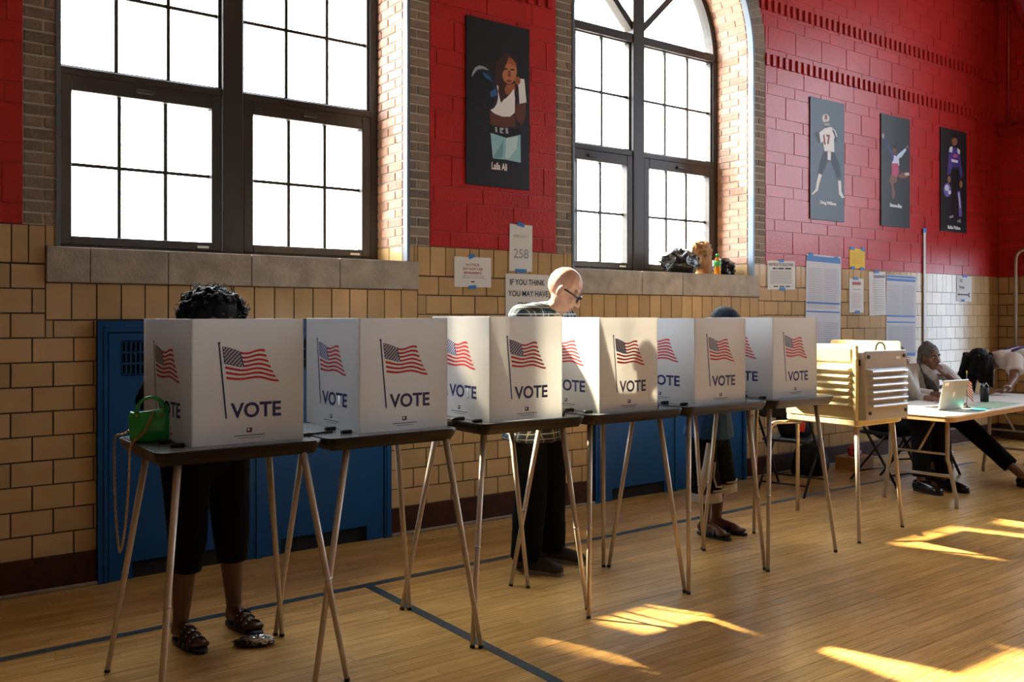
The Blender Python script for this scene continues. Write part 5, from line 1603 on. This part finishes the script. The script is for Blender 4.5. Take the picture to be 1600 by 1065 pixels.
def limbs_skin(bm, J, S=1.0):
    taper(bm, J['pel'], 0.105 * S, J['chest'], 0.115 * S, 0.72)
    taper(bm, J['chest'], 0.110 * S, lerp(J['sl'], J['sr'], 0.5), 0.075 * S, 0.75)
    taper(bm, J['sl'], 0.048 * S, J['sr'], 0.048 * S)
    taper(bm, lerp(J['sl'], J['sr'], 0.5), 0.056 * S, J['head'] - V((0, 0, 0.06)), 0.050 * S)
    for s in 'lr':
        taper(bm, J['s' + s], 0.050 * S, J['e' + s], 0.038 * S); taper(bm, J['e' + s], 0.037 * S, J['w' + s], 0.025 * S)
        taper(bm, J['h' + s], 0.082 * S, J['k' + s], 0.054 * S)
        ka, aa = V(J['k' + s]), V(J['a' + s])
        calf = lerp(ka, aa, 0.30) + V((0, -0.012, 0))
        taper(bm, ka, 0.050 * S, calf, 0.053 * S); taper(bm, calf, 0.053 * S, aa, 0.033 * S)
def torso_cloth(bm, J, S, r, hem, sleeve, hem_r=1.25, belly=0.0):
    """Shirt: torso from hem height up, sleeves down to a fraction of the arm (0..2)."""
    mid = lerp(J['sl'], J['sr'], 0.5)
    pel = V(J['pel'])
    hemp = V((pel.x, pel.y, hem)) if not isinstance(hem, (tuple, V)) else V(hem)
    taper(bm, hemp, (0.150 * hem_r) * S * r, lerp(pel, J['chest'], 0.35), (0.150 + belly) * S * r, 0.74, flat0=True)
    taper(bm, lerp(pel, J['chest'], 0.35), (0.150 + belly) * S * r, J['chest'], 0.150 * S * r, 0.74)
    taper(bm, J['chest'], 0.150 * S * r, mid - V((0, 0, 0.02)), 0.105 * S * r, 0.74)
    taper(bm, lerp(J['sl'], J['sr'], 0.03), 0.062 * S * r, lerp(J['sr'], J['sl'], 0.03), 0.062 * S * r)
    taper(bm, mid, 0.075 * S * r, lerp(mid, J['head'], 0.32), 0.062 * S * r, flat1=True)
    for s in 'lr':
        taper(bm, lerp(mid, J['head'], 0.20), 0.060 * S * r, J['s' + s], 0.060 * S * r)
        a, e, w_ = J['s' + s], J['e' + s], J['w' + s]
        if sleeve <= 1:
            taper(bm, a, 0.064 * S * r, lerp(a, e, sleeve), 0.066 * S * r, flat1=True)
        else:
            taper(bm, a, 0.064 * S * r, e, 0.052 * S * r)
            taper(bm, e, 0.052 * S * r, lerp(e, w_, sleeve - 1), 0.040 * S * r, flat1=True)
def legs_cloth(bm, J, S, r, leg, knee_r=0.070, hem_r=0.062, waist=0.0):
    """Trousers: leg = how far down (0..2: hip, knee, ankle)."""
    pel = V(J['pel'])
    taper(bm, pel + V((0, 0, 0.07 + waist)), 0.135 * S * r, pel - V((0, 0, 0.02)), 0.160 * S * r, 0.76, flat0=True)
    for s in 'lr':
        h, k, a = J['h' + s], J['k' + s], J['a' + s]
        taper(bm, h, 0.102 * S * r, k if leg >= 1 else lerp(h, k, leg), knee_r * S * r, flat1=leg < 1)
        if leg > 1: taper(bm, k, knee_r * S * r, lerp(k, a, leg - 1), hem_r * S * r, flat1=True)
def shoe(name, heel, toe, mat, sole, parent, w=1.0, high=0.075):
    heel, toe = V(heel), V(toe)
    d = (toe - heel); d.z = 0; ln = d.length; d.normalize(); s = V((d.y, -d.x, 0)); z0 = heel.z
    def f(bm):
        taper(bm, heel + d * 0.035 + V((0, 0, 0.045)), 0.040 * w, heel + d * 0.05 + V((0, 0, high)), 0.041 * w, flat1=True)
        taper(bm, heel + d * 0.035 + V((0, 0, 0.040)), 0.040 * w, toe - d * 0.050 + V((0, 0, 0.034)), 0.047 * w, 0.62, (0, 0, 1))
        taper(bm, heel + d * 0.08 + V((0, 0, 0.065)), 0.034 * w, toe - d * 0.07 + V((0, 0, 0.036)), 0.036 * w)
    up = blob(name, f, mat, parent, 0.006, 3)
    bm = bmesh.new()
    n = 22
    out = []
    for k in range(n):
        a = 2 * PI * k / n
        x = math.cos(a); y = math.sin(a)
        wid = 0.047 * w * (0.86 + 0.16 * x) 
        out.append(heel + d * (ln / 2 + x * ln / 2) + s * (y / max(abs(y), 1e-6) * abs(y) ** 0.7 * wid))
    loft(bm, [[(p.x, p.y, z0 + h_) for p in out] for h_ in (0.0, 0.022)])
    bmesh.ops.recalc_face_normals(bm, faces=bm.faces[:])
    obj('sole', mesh_from(bm, 'sole', sole), up)
    return up
def sandal(heel, toe, parent, mat, straps, studs=None):
    heel, toe = V(heel), V(toe)
    d = (toe - heel); ln = d.length; d.normalize(); s = V((d.y, -d.x, 0)).normalized()
    bm = bmesh.new()
    n = 24
    out = []
    for k in range(n):
        a = 2 * PI * k / n
        x, y = math.cos(a), math.sin(a)
        wid = 0.044 * (0.88 + 0.14 * x)
        out.append(heel + d * (ln / 2 + x * (ln / 2 + 0.012)) + s * ((1 if y > 0 else -1) * abs(y) ** 0.85 * wid))
    loft(bm, [[(p.x, p.y, p.z + h_) for p in out] for h_ in (0.0, 0.016)])
    bmesh.ops.recalc_face_normals(bm, faces=bm.faces[:])
    so = obj('sandal_sole', mesh_from(bm, 'sandal_sole', mat), parent)
    for f0, ht in straps:
        bm = bmesh.new()
        pts = [heel + d * ln * f0 + s * 0.044 * math.cos(PI * k / 8) + V((0, 0, 0.010 + ht * math.sin(PI * k / 8))) for k in range(9)]
        for a, b in zip(pts[:-1], pts[1:]):
            bm.faces.new([bm.verts.new(v) for v in (a - d * 0.010, a + d * 0.010, b + d * 0.010, b - d * 0.010)])
        bmesh.ops.remove_doubles(bm, verts=bm.verts[:], dist=1e-5)
        o = obj('strap', mesh_from(bm, 'strap', mat), so)
        md = o.modifiers.new('t', 'SOLIDIFY'); md.thickness = 0.004; md.offset = 1
        if studs:
            bm = bmesh.new()
            for k in (2, 3, 4, 5, 6):
                ellipsoid(bm, pts[k] + V((0, 0, 0.003)), (0.0048, 0.0048, 0.0048))
            q = obj('studs', mesh_from(bm, 'studs', studs, True), so); q['kind'] = 'stuff'
    return so
def curls(bm, c, R, rad, n, r0, r1, seed, zmin=-0.4, shape=None):
    rnd = random.Random(seed)
    for _ in range(n):
        while True:
            d = V((rnd.gauss(0, 1), rnd.gauss(0, 1), rnd.gauss(0, 1))).normalized()
            if d.z > zmin and not (d.y > 0.55 and d.z < 0.45): break
        p = V(c) + R @ V((d.x * rad[0], d.y * rad[1], d.z * rad[2])) * rnd.uniform(0.88, 1.06)
        r = rnd.uniform(r0, r1)
        ellipsoid(bm, p, (r, r, r))
def strands(bm, pts_list, r, seg=6):
    for pts in pts_list:
        tube(bm, pts, r, seg)

SKIN_D = M('skin_dark_brown', (0.105, 0.046, 0.025), 0.45, mottle=(30, 0.08))
SKIN_M = M('skin_brown', (0.20, 0.094, 0.055), 0.45, mottle=(30, 0.08))
SKIN_L = M('skin_tan', (0.50, 0.285, 0.215), 0.42, mottle=(30, 0.07))
LIPD = M('lip_brown', (0.12, 0.035, 0.030), 0.4)
LIPL = M('lip_rose', (0.34, 0.13, 0.10), 0.4)
HAIRB = M('black_hair', (0.005, 0.004, 0.004), 0.55, bump=(140, 0.6), spec=0.2)
BLK = M('black_cotton', (0.0045, 0.0045, 0.005), 0.85, bump=(120, 0.15), spec=0.15)

# ---- woman in black behind the first screen
p = thing('person', 'person with curly black hair in black top, black capri leggings and studded sandals', 'person', (1.335, -1.12, 0), PI + 0.10)
J = JV(pel=(0, -0.03, 0.84), chest=(0, 0.0, 1.10), sl=(-0.16, 0.0, 1.275), sr=(0.16, 0.0, 1.275), head=(0.0, 0.07, 1.425),
         el=(-0.25, 0.04, 1.05), er=(0.27, 0.00, 1.075), wl=(-0.10, 0.26, 0.985), wr=(0.12, 0.25, 0.985),
         hl=(-0.095, -0.02, 0.80), hr=(0.095, -0.02, 0.80), kl=(-0.105, 0.02, 0.44), kr=(0.115, 0.055, 0.44), al=(-0.130, -0.01, 0.085), ar=(0.140, 0.035, 0.085))
R = frame(0.0, -0.45)
def b(bm):
    limbs_skin(bm, J); head_prims(bm, J['head'], R)
    hand(bm, J['wl'], (0.3, 0.9, -0.05), (0, 0, 1), 0.7, 1); hand(bm, J['wr'], (-0.25, 0.9, -0.05), (0, 0, 1), 0.7, -1)
    foot(bm, (-0.125, -0.045, 0.016), (-0.155, 0.175, 0.016), J['al']); foot(bm, (0.145, 0.0, 0.016), (0.125, 0.225, 0.016), J['ar'])
blob('body', b, SKIN_D, p, 0.006, 3)
face_details(p, J['head'], R, 1.0, LIPD, HAIRB)
blob('blouse', lambda bm: torso_cloth(bm, J, 0.98, 1.0, 0.78, 1.7, 1.15), BLK, p, 0.008, 4, 0.004)
blob('leggings', lambda bm: legs_cloth(bm, J, 1.02, 1.06, 1.36, 0.076, 0.064), BLK, p, 0.008, 5, 0.002)
def b(bm):
    ellipsoid(bm, V(J['head']) + V((0, -0.02, 0.035)), (0.112, 0.118, 0.105))
    curls(bm, V(J['head']) + V((0, -0.02, 0.02)), Matrix.Identity(3), (0.140, 0.132, 0.120), 520, 0.007, 0.015, 5, -0.75)
blob('hair', b, HAIRB, p, 0.005, 1)
bm = bmesh.new()
rnd = random.Random(4)
for k in range(70):
    a = rnd.uniform(0, 2 * PI); e = rnd.uniform(0.0, 1.3)
    d0 = V((math.cos(a) * math.cos(e), math.sin(a) * math.cos(e), math.sin(e)))
    q = V(J['head']) + V((0, -0.02, 0.02)) + V((d0.x * 0.142, d0.y * 0.132, d0.z * 0.120))
    t1 = d0.orthogonal().normalized(); t2 = d0.cross(t1)
    tube(bm, [q + d0 * 0.004 * i + (t1 * math.cos(i * 0.9 + k) + t2 * math.sin(i * 0.9 + k)) * 0.010 for i in range(8)], 0.0016, 4, caps=False)
o = obj('stray_curls', mesh_from(bm, 'stray_curls', HAIRB), p); o['kind'] = 'stuff'
STUD = M('silver_stud', (0.65, 0.62, 0.56), 0.25, metal=0.9)
SOLE = M('black_sandal', (0.008, 0.007, 0.007), 0.45)
sandal((-0.122, -0.055, 0.0), (-0.157, 0.19, 0.0), p, SOLE, ((0.50, 0.080), (0.64, 0.064), (0.78, 0.050)), STUD)
sandal((0.147, -0.01, 0.0), (0.124, 0.24, 0.0), p, SOLE, ((0.50, 0.080), (0.64, 0.064), (0.78, 0.050)), STUD)
obj('anklet', tube_mesh('anklet', STUD, [V(J['al']) + V((0.037 * math.cos(2 * PI * k / 14), 0.037 * math.sin(2 * PI * k / 14), 0.02)) for k in range(15)], 0.0012, 5), p)

# ---- man in the plaid shirt
p = thing('person', 'bald person in glasses and plaid shirt bending over the fourth voting table', 'person', (3.225, -1.17, 0), PI + 0.46)
J = JV(pel=(0, -0.05, 0.92), chest=(0.01, -0.01, 1.24), sl=(-0.19, 0.06, 1.425), sr=(0.205, -0.03, 1.435), head=(-0.015, 0.135, 1.585),
         el=(-0.27, 0.16, 1.16), er=(0.28, 0.02, 1.13), wl=(-0.14, 0.36, 1.00), wr=(0.10, 0.27, 1.00),
         hl=(-0.10, -0.05, 0.88), hr=(0.10, -0.05, 0.88), kl=(-0.125, 0.0, 0.48), kr=(0.110, -0.01, 0.48), al=(-0.160, -0.02, 0.09), ar=(0.118, -0.04, 0.09))
R = frame(0.30, -0.62)
def b(bm):
    limbs_skin(bm, J, 1.08); head_prims(bm, J['head'], R, 1.08)
    hand(bm, J['wl'], (0.2, 0.9, -0.1), (0, 0, 1), 0.7, 1, 1.05); hand(bm, J['wr'], (-0.2, 0.9, -0.1), (0, 0, 1), 0.8, -1, 1.05)
    foot(bm, (-0.16, -0.06, 0.016), (-0.16, 0.16, 0.016), J['al'], shod=True); foot(bm, (0.118, -0.08, 0.016), (0.118, 0.14, 0.016), J['ar'], shod=True)
body = blob('body', b, SKIN_L, p, 0.006, 3)
face_details(p, J['head'], R, 1.08, LIPL, M('grey_brow', (0.20, 0.15, 0.12), 0.7))
PLAID = plaid_mat('plaid_cotton', '3f586c', '0b0e16', 'd6dad9', 15.0)
blob('plaid_shirt', lambda bm: torso_cloth(bm, J, 1.10, 1.0, 0.74, 1.75, 1.40, 0.012), PLAID, p, 0.008, 4, 0.006, 8)
def b(bm):
    for s in (-1, 1):
        taper(bm, V((s * 0.02, 0.115, 1.455)), 0.014, V((s * 0.075, 0.07, 1.47)), 0.016); taper(bm, V((s * 0.075, 0.07, 1.47)), 0.016, V((s * 0.055, -0.03, 1.49)), 0.014)
blob('collar', b, PLAID, p, 0.006, 2)
blob('trousers', lambda bm: legs_cloth(bm, J, 1.06, 1.04, 2.06, 0.084, 0.082), BLK, p, 0.008, 4, 0.006, 8)
BROWNS = M('brown_suede', (0.045, 0.032, 0.024), 0.8, bump=(80, 0.3)); SOLEG = M('grey_sole', (0.22, 0.20, 0.18), 0.7)
shoe('shoe', (-0.16, -0.085, 0.0), (-0.165, 0.205, 0.0), BROWNS, SOLEG, p, 1.05)
shoe('shoe', (0.118, -0.105, 0.0), (0.105, 0.185, 0.0), BROWNS, SOLEG, p, 1.05)
g = obj('glasses', None, p)
GLB = M('black_glasses', (0.010, 0.010, 0.011), 0.25)
def P(x, y, z): return V(J['head']) + R @ (V((x, y, z)) * 1.08)
for s in (-1, 1):
    n = 18
    rim_ = [P(s * 0.034 + 0.025 * math.copysign(abs(math.cos(2 * PI * k / n)) ** 0.7, math.cos(2 * PI * k / n)), 0.098 - 0.006 * abs(math.cos(2 * PI * k / n)), 0.006 + 0.018 * math.copysign(abs(math.sin(2 * PI * k / n)) ** 0.7, math.sin(2 * PI * k / n))) for k in range(n + 1)]
    obj('lens_rim', tube_mesh('lens_rim', GLB, rim_, 0.0040, 6), g)
    obj('temple', tube_mesh('temple', GLB, [P(s * 0.058, 0.094, 0.012), P(s * 0.076, 0.05, 0.012), P(s * 0.082, -0.005, 0.010), P(s * 0.080, -0.02, -0.008)], 0.0042, 6), g)
    bm = bmesh.new(); bm.faces.new([bm.verts.new(q_) for q_ in rim_[:-1]])
    obj('lens', mesh_from(bm, 'lens', MATS['glass']), g)
obj('bridge', tube_mesh('bridge', GLB, [P(-0.010, 0.099, 0.010), P(0, 0.102, 0.013), P(0.010, 0.099, 0.010)], 0.0024, 6), g)
def b(bm):      # short cropped fringe at the back and sides
    for k in range(40):
        a = PI + PI * (k / 39.0) * 0.98
        for h_ in (-0.045, -0.02, 0.0):
            q = V((0.073 * math.cos(a), -0.010 + 0.094 * math.sin(a), h_ + 0.005))
            ellipsoid(bm, P(q.x, q.y, q.z), (0.010, 0.010, 0.014))

# ---- visitor in basketball shorts
p = thing('person', 'person in dark cap, blue shirt, long black basketball shorts and flip-flops', 'person', (4.655, -1.19, 0), PI + 0.16)
J = JV(pel=(0, -0.03, 0.74), chest=(-0.01, 0.0, 1.00), sl=(-0.165, 0.03, 1.20), sr=(0.165, 0.03, 1.20), head=(-0.035, 0.075, 1.365),
         el=(-0.25, 0.06, 1.0), er=(0.25, 0.06, 1.0), wl=(-0.12, 0.25, 0.985), wr=(0.12, 0.25, 0.985),
         hl=(-0.09, -0.03, 0.70), hr=(0.09, -0.03, 0.70), kl=(-0.075, 0.02, 0.40), kr=(0.095, 0.02, 0.40), al=(-0.055, 0.0, 0.08), ar=(0.085, 0.0, 0.08))
R = frame(0.0, -0.4)
def b(bm):
    limbs_skin(bm, J, 0.94); head_prims(bm, J['head'], R, 0.97)
    hand(bm, J['wl'], (0.3, 0.9, -0.05), (0, 0, 1), 0.7, 1); hand(bm, J['wr'], (-0.3, 0.9, -0.05), (0, 0, 1), 0.7, -1)
    foot(bm, (-0.05, -0.04, 0.016), (-0.075, 0.195, 0.016), J['al']); foot(bm, (0.085, -0.04, 0.016), (0.115, 0.190, 0.016), J['ar'])
blob('body', b, SKIN_D, p, 0.006, 3)
face_details(p, J['head'], R, 0.97, LIPD, HAIRB)
blob('tshirt', lambda bm: torso_cloth(bm, J, 1.0, 1.08, 0.640, 0.85, 1.30), M('blue_jersey', (0.003, 0.052, 0.19), 0.8, mottle=(9, 0.35)), p, 0.008, 4, 0.006, 8)
SHW = M('white_trim', (0.46, 0.43, 0.38), 0.8)
def b(bm):
    pel = V(J['pel'])
    taper(bm, pel + V((0, 0, 0.05)), 0.13, pel - V((0, 0, 0.05)), 0.155, 0.76, flat0=True)
    taper(bm, (-0.085, -0.03, 0.66), 0.095, (-0.085, 0.02, 0.325), 0.105, 0.95, flat1=True); taper(bm, (0.100, -0.03, 0.66), 0.095, (0.110, 0.02, 0.295), 0.110, 0.95, flat1=True)
blob('basketball_shorts', b, BLK, p, 0.008, 3, 0.006, 8)
def b(bm):
    taper(bm, (-0.085, 0.021, 0.325), 0.108, (-0.085, 0.025, 0.262), 0.106, 0.95, flat0=True, flat1=True); taper(bm, (0.110, 0.021, 0.292), 0.113, (0.110, 0.025, 0.225), 0.111, 0.95, flat0=True, flat1=True)
blob('shorts_hem', b, SHW, p, 0.008, 2, 0.005, 8, 'white hem bands')
bm = bmesh.new()
tube(bm, [(0.165, 0.075, 0.62), (0.190, 0.075, 0.48), (0.208, 0.06, 0.36), (0.214, 0.05, 0.30)], [0.012, 0.022, 0.028, 0.02], 8)
tube(bm, [(0.150, 0.115, 0.50), (0.165, 0.115, 0.40), (0.150, 0.128, 0.34), (0.10, 0.132, 0.335)], 0.007, 6)
tube(bm, [(0.02, 0.128, 0.318), (0.10, 0.134, 0.312), (0.17, 0.115, 0.312)], 0.006, 6)
tube(bm, [(-0.17, 0.085, 0.345), (-0.085, 0.126, 0.345), (-0.01, 0.105, 0.345)], 0.006, 6)
obj('side_stripe', mesh_from(bm, 'side_stripe', SHW), p)
def b(bm):
    ellipsoid(bm, V(J['head']) + R @ V((0, -0.012, 0.050)), (0.088, 0.108, 0.088), R)
    taper(bm, V(J['head']) + R @ V((-0.05, 0.10, 0.045)), 0.012, V(J['head']) + R @ V((0.05, 0.10, 0.045)), 0.012)
blob('cap', b, M('navy_cap', (0.010, 0.018, 0.038), 0.8), p, 0.006, 3)
sandal((-0.048, -0.05, 0.0), (-0.077, 0.205, 0.0), p, SOLE, ((0.60, 0.052),)); sandal((0.083, -0.05, 0.0), (0.117, 0.20, 0.0), p, SOLE, ((0.60, 0.052),))

# ---- seated poll worker half hidden by the silver case
def seated(hip, knee_l, knee_r, an_l, an_r, chest, sh, head, el, er, wl, wr):
    hx, hy, hz = hip
    return JV(pel=hip, chest=chest, sl=(sh[0] - 0.175, sh[1], sh[2]), sr=(sh[0] + 0.175, sh[1], sh[2]), head=head, el=el, er=er, wl=wl, wr=wr,
                hl=(hx - 0.09, hy + 0.02, hz - 0.01), hr=(hx + 0.09, hy + 0.02, hz - 0.01), kl=knee_l, kr=knee_r, al=an_l, ar=an_r)
WSHIRT = M('white_striped_cotton', (0.60, 0.59, 0.58), 0.8, mottle=(40, 0.10))
BSHOE = M('black_leather', (0.008, 0.008, 0.008), 0.25)
p = thing('person', 'seated person with short black hair and glasses behind the silver case', 'person', (7.35, -0.85, 0), PI - 0.12)
J = seated((0, -0.06, 0.545), (-0.10, 0.40, 0.53), (0.13, 0.40, 0.53), (-0.09, 0.46, 0.09), (0.16, 0.42, 0.09), (0, -0.02, 0.78), (0, 0.0, 0.935), (-0.025, 0.035, 1.075),
           (-0.25, 0.08, 0.72), (0.24, 0.10, 0.70), (-0.13, 0.32, 0.745), (0.14, 0.34, 0.625))
R = frame(0.95, -0.12)
def b(bm):
    limbs_skin(bm, J); head_prims(bm, J['head'], R, 1.0)
    hand(bm, J['wl'], (0.2, 0.9, -0.05), (0, 0, 1), 0.5, 1); hand(bm, J['wr'], (-0.45, 0.85, -0.35), (0.1, 0.3, 1), 0.35, -1, 1.05, 0.2)
    foot(bm, (-0.09, 0.42, 0.016), (-0.10, 0.64, 0.016), J['al'], shod=True); foot(bm, (0.16, 0.38, 0.016), (0.18, 0.60, 0.016), J['ar'], shod=True)
blob('body', b, SKIN_M, p, 0.006, 3)
face_details(p, J['head'], R, 1.0, LIPD, HAIRB)
blob('striped_shirt', lambda bm: torso_cloth(bm, J, 1.0, 1.0, 0.60, 1.6, 1.05), WSHIRT, p, 0.008, 4, 0.005, 9)
blob('trousers', lambda bm: legs_cloth(bm, J, 1.04, 1.0, 1.92, 0.082, 0.066), BLK, p, 0.008, 4, 0.004, 8)
def b(bm):
    ellipsoid(bm, V(J['head']) + R @ V((0, -0.022, 0.040)), (0.084, 0.098, 0.092), R)
    ellipsoid(bm, V(J['head']) + R @ V((0, -0.060, -0.02)), (0.074, 0.060, 0.075), R)
blob('hair', b, HAIRB, p, 0.006, 2, 0.003, 40)
def P(x, y, z): return V(J['head']) + R @ V((x, y, z))
g = obj('glasses', None, p)
GLW = M('clear_glasses', (0.55, 0.55, 0.56), 0.25)
for s in (-1, 1):
    obj('lens_rim', tube_mesh('lens_rim', GLW, [P(s * 0.034 + 0.025 * math.cos(2 * PI * k / 14), 0.098, 0.006 + 0.018 * math.sin(2 * PI * k / 14)) for k in range(15)], 0.003, 6), g)
    obj('temple', tube_mesh('temple', GLW, [P(s * 0.058, 0.094, 0.012), P(s * 0.078, 0.05, 0.012), P(s * 0.084, -0.01, 0.008)], 0.003, 6), g)
shoe('shoe', (-0.09, 0.39, 0.0), (-0.10, 0.67, 0.0), BSHOE, RUBBER, p); shoe('shoe', (0.16, 0.35, 0.0), (0.185, 0.63, 0.0), BSHOE, RUBBER, p)

# ---- seated woman with grey braids, chin on hand
p = thing('person', 'seated person with long grey braids in a white jacket, chin on hand', 'person', (8.10, -0.72, 0), PI - 0.40)
J = seated((0, -0.06, 0.545), (-0.06, 0.42, 0.53), (0.16, 0.40, 0.53), (-0.28, 0.88, 0.10), (0.22, 0.40, 0.09), (0, 0.0, 0.79), (0, 0.05, 0.935), (0.0, 0.105, 1.065),
           (-0.22, 0.32, 0.745), (0.27, 0.24, 0.745), (-0.085, 0.235, 0.905), (0.19, 0.52, 0.755))
R = frame(0.12, -0.10, 0.08)
def b(bm):
    limbs_skin(bm, J); head_prims(bm, J['head'], R, 1.0)
    hand(bm, J['wl'], (0.55, -0.15, 0.55), (-0.2, 0.9, 0.2), 0.9, 1); hand(bm, J['wr'], (-0.5, 0.85, -0.05), (0, 0, 1), 0.5, -1)
    foot(bm, (-0.29, 0.86, 0.016), (-0.40, 1.05, 0.016), J['al'], shod=True); foot(bm, (0.22, 0.36, 0.016), (0.23, 0.58, 0.016), J['ar'], shod=True)
blob('body', b, SKIN_M, p, 0.006, 3)
face_details(p, J['head'], R, 1.0, LIPD, HAIRB)
blob('white_jacket', lambda bm: torso_cloth(bm, J, 1.04, 1.06, 0.60, 1.62, 1.05), M('white_canvas', (0.66, 0.62, 0.57), 0.85), p, 0.008, 4, 0.006, 9)
blob('trousers', lambda bm: legs_cloth(bm, J, 1.04, 1.0, 1.84, 0.082, 0.066), BLK, p, 0.008, 4, 0.004, 8)
GREYH = M('grey_braid', (0.105, 0.098, 0.092), 0.7, bump=(160, 0.7))
def b(bm):
    ellipsoid(bm, V(J['head']) + R @ V((0, -0.022, 0.042)), (0.085, 0.100, 0.092), R)
    ellipsoid(bm, V(J['head']) + R @ V((0, -0.035, 0.118)), (0.035, 0.045, 0.030), R)
    ellipsoid(bm, V(J['head']) + R @ V((0, -0.065, -0.03)), (0.075, 0.050, 0.085), R)
hr = blob('hair', b, GREYH, p, 0.006, 2, 0.004, 45)
rnd = random.Random(3)
for k in range(13):
    f_ = k / 12.0
    x0 = 0.086 * math.cos(-0.35 + 1.5 * f_); y0 = -0.085 + 0.08 * (1 - f_)
    st = V(J['head']) + R @ V((0.082 - 0.03 * f_, -0.02 - 0.06 * f_, 0.055 - 0.02 * f_))
    pts = [st, st + V((0.014, 0.0, -0.09)), st + V((0.014 - 0.02 * f_, 0.03, -0.18)), st + V((-0.005 - 0.04 * (1 - f_), 0.10 - 0.03 * f_, -0.27)), st + V((-0.035 - 0.05 * (1 - f_), 0.13 - 0.04 * f_, -0.36 + rnd.uniform(-0.03, 0.02)))]
    pts = catmull(pts, 5)
    obj('braid', tube_mesh('braid', GREYH, pts, [0.0085 + 0.0016 * math.sin(i * 2.2) for i in range(len(pts))], 7), hr)
shoe('shoe', (-0.275, 0.835, 0.0), (-0.41, 1.085, 0.0), BSHOE, RUBBER, p); shoe('shoe', (0.22, 0.33, 0.0), (0.235, 0.61, 0.0), BSHOE, RUBBER, p)

# ---- poll worker bending over the table end
p = thing('person', 'person in white shirt with long black hair bending over the table at the right edge', 'person', (9.28, -1.33, 0), 0.927)
# local +y points to world -x (towards the table)
J = JV(pel=(0, -0.05, 0.90), chest=(0.0, 0.26, 1.02), sl=(-0.17, 0.42, 1.035), sr=(0.17, 0.42, 1.035), head=(0.0, 0.66, 0.985),
         el=(-0.30, 0.50, 0.86), er=(0.26, 0.55, 0.84), wl=(-0.40, 0.62, 0.775), wr=(0.22, 0.80, 0.78),
         hl=(-0.10, -0.03, 0.86), hr=(0.10, -0.03, 0.86), kl=(-0.11, 0.02, 0.47), kr=(0.11, 0.02, 0.47), al=(-0.11, -0.03, 0.09), ar=(0.11, -0.03, 0.09))
R = frame(0.0, -1.0)
def b(bm):
    limbs_skin(bm, J); head_prims(bm, J['head'], R, 1.0)
    hand(bm, J['wl'], (0.1, 0.9, -0.1), (0, 0, 1), 0.5, 1); hand(bm, J['wr'], (-0.1, 0.9, -0.1), (0, 0, 1), 0.5, -1)
    foot(bm, (-0.11, -0.07, 0.016), (-0.12, 0.15, 0.016), J['al'], shod=True); foot(bm, (0.11, -0.07, 0.016), (0.12, 0.15, 0.016), J['ar'], shod=True)
blob('body', b, SKIN_M, p, 0.006, 3)
face_details(p, J['head'], R, 1.0, LIPD, HAIRB)
def b(bm):
    taper(bm, (0, -0.05, 0.86), 0.165, (0, 0.10, 0.985), 0.165, 0.78, (0, 0, 1)); taper(bm, (0, 0.10, 0.985), 0.165, J['chest'], 0.165, 0.80, (0, 0, 1))
    taper(bm, J['chest'], 0.165, (0, 0.44, 1.03), 0.115, 0.80, (0, 0, 1)); taper(bm, J['sl'], 0.070, J['sr'], 0.070)
    for s in 'lr': taper(bm, J['s' + s], 0.070, lerp(J['s' + s], J['e' + s], 0.62), 0.072, flat1=True)
blob('white_tshirt', b, M('white_cotton', (0.60, 0.55, 0.50), 0.85), p, 0.008, 4, 0.006, 9)
bm = bmesh.new()
for s in (-1, 1):
    tube(bm, [(s * 0.075, 0.40, 1.115), (s * 0.06, 0.30, 1.15), (s * 0.05, 0.15, 1.13), (s * 0.05, 0.02, 1.06)], 0.012, 8)
obj('shirt_piping', mesh_from(bm, 'shirt_piping', M('purple_piping', (0.09, 0.07, 0.25), 0.7)), p)
blob('jeans', lambda bm: legs_cloth(bm, J, 1.04, 1.0, 1.90, 0.082, 0.072), M('dark_denim', (0.025, 0.045, 0.085), 0.8), p, 0.008, 4, 0.004, 8)
hc = V(J['head'])
def b(bm):
    ellipsoid(bm, hc + R @ V((0, -0.03, 0.040)), (0.105, 0.115, 0.105), R)
    rnd = random.Random(9)
    for k in range(90):
        a = rnd.uniform(0, 2 * PI)
        q = hc + V((0.105 * math.cos(a), 0.02 + 0.115 * math.sin(a), rnd.uniform(-0.02, 0.10)))
        ln = rnd.uniform(0.10, 0.26)
        taper(bm, q, 0.020, q + V((rnd.uniform(-0.03, 0.03), rnd.uniform(-0.02, 0.06), -ln)), 0.013)
blob('hair', b, HAIRB, p, 0.007, 1, 0.004, 30)
w0 = lerp(J['wl'], J['el'], 0.12)
ax_ = (V(J['el']) - V(J['wl'])).normalized(); u_ = ax_.orthogonal().normalized(); v_ = ax_.cross(u_)
wt = obj('wrist_watch', tube_mesh('wrist_watch', M('steel_watch', (0.6, 0.58, 0.52), 0.3, metal=0.8), [w0 + (u_ * math.cos(2 * PI * k / 16) + v_ * math.sin(2 * PI * k / 16)) * 0.031 for k in range(17)], 0.006, 6), p)
shoe('shoe', (-0.11, -0.10, 0.0), (-0.12, 0.18, 0.0), BSHOE, RUBBER, p); shoe('shoe', (0.11, -0.10, 0.0), (0.12, 0.18, 0.0), BSHOE, RUBBER, p)

bpy.data.scenes.remove(TMP)
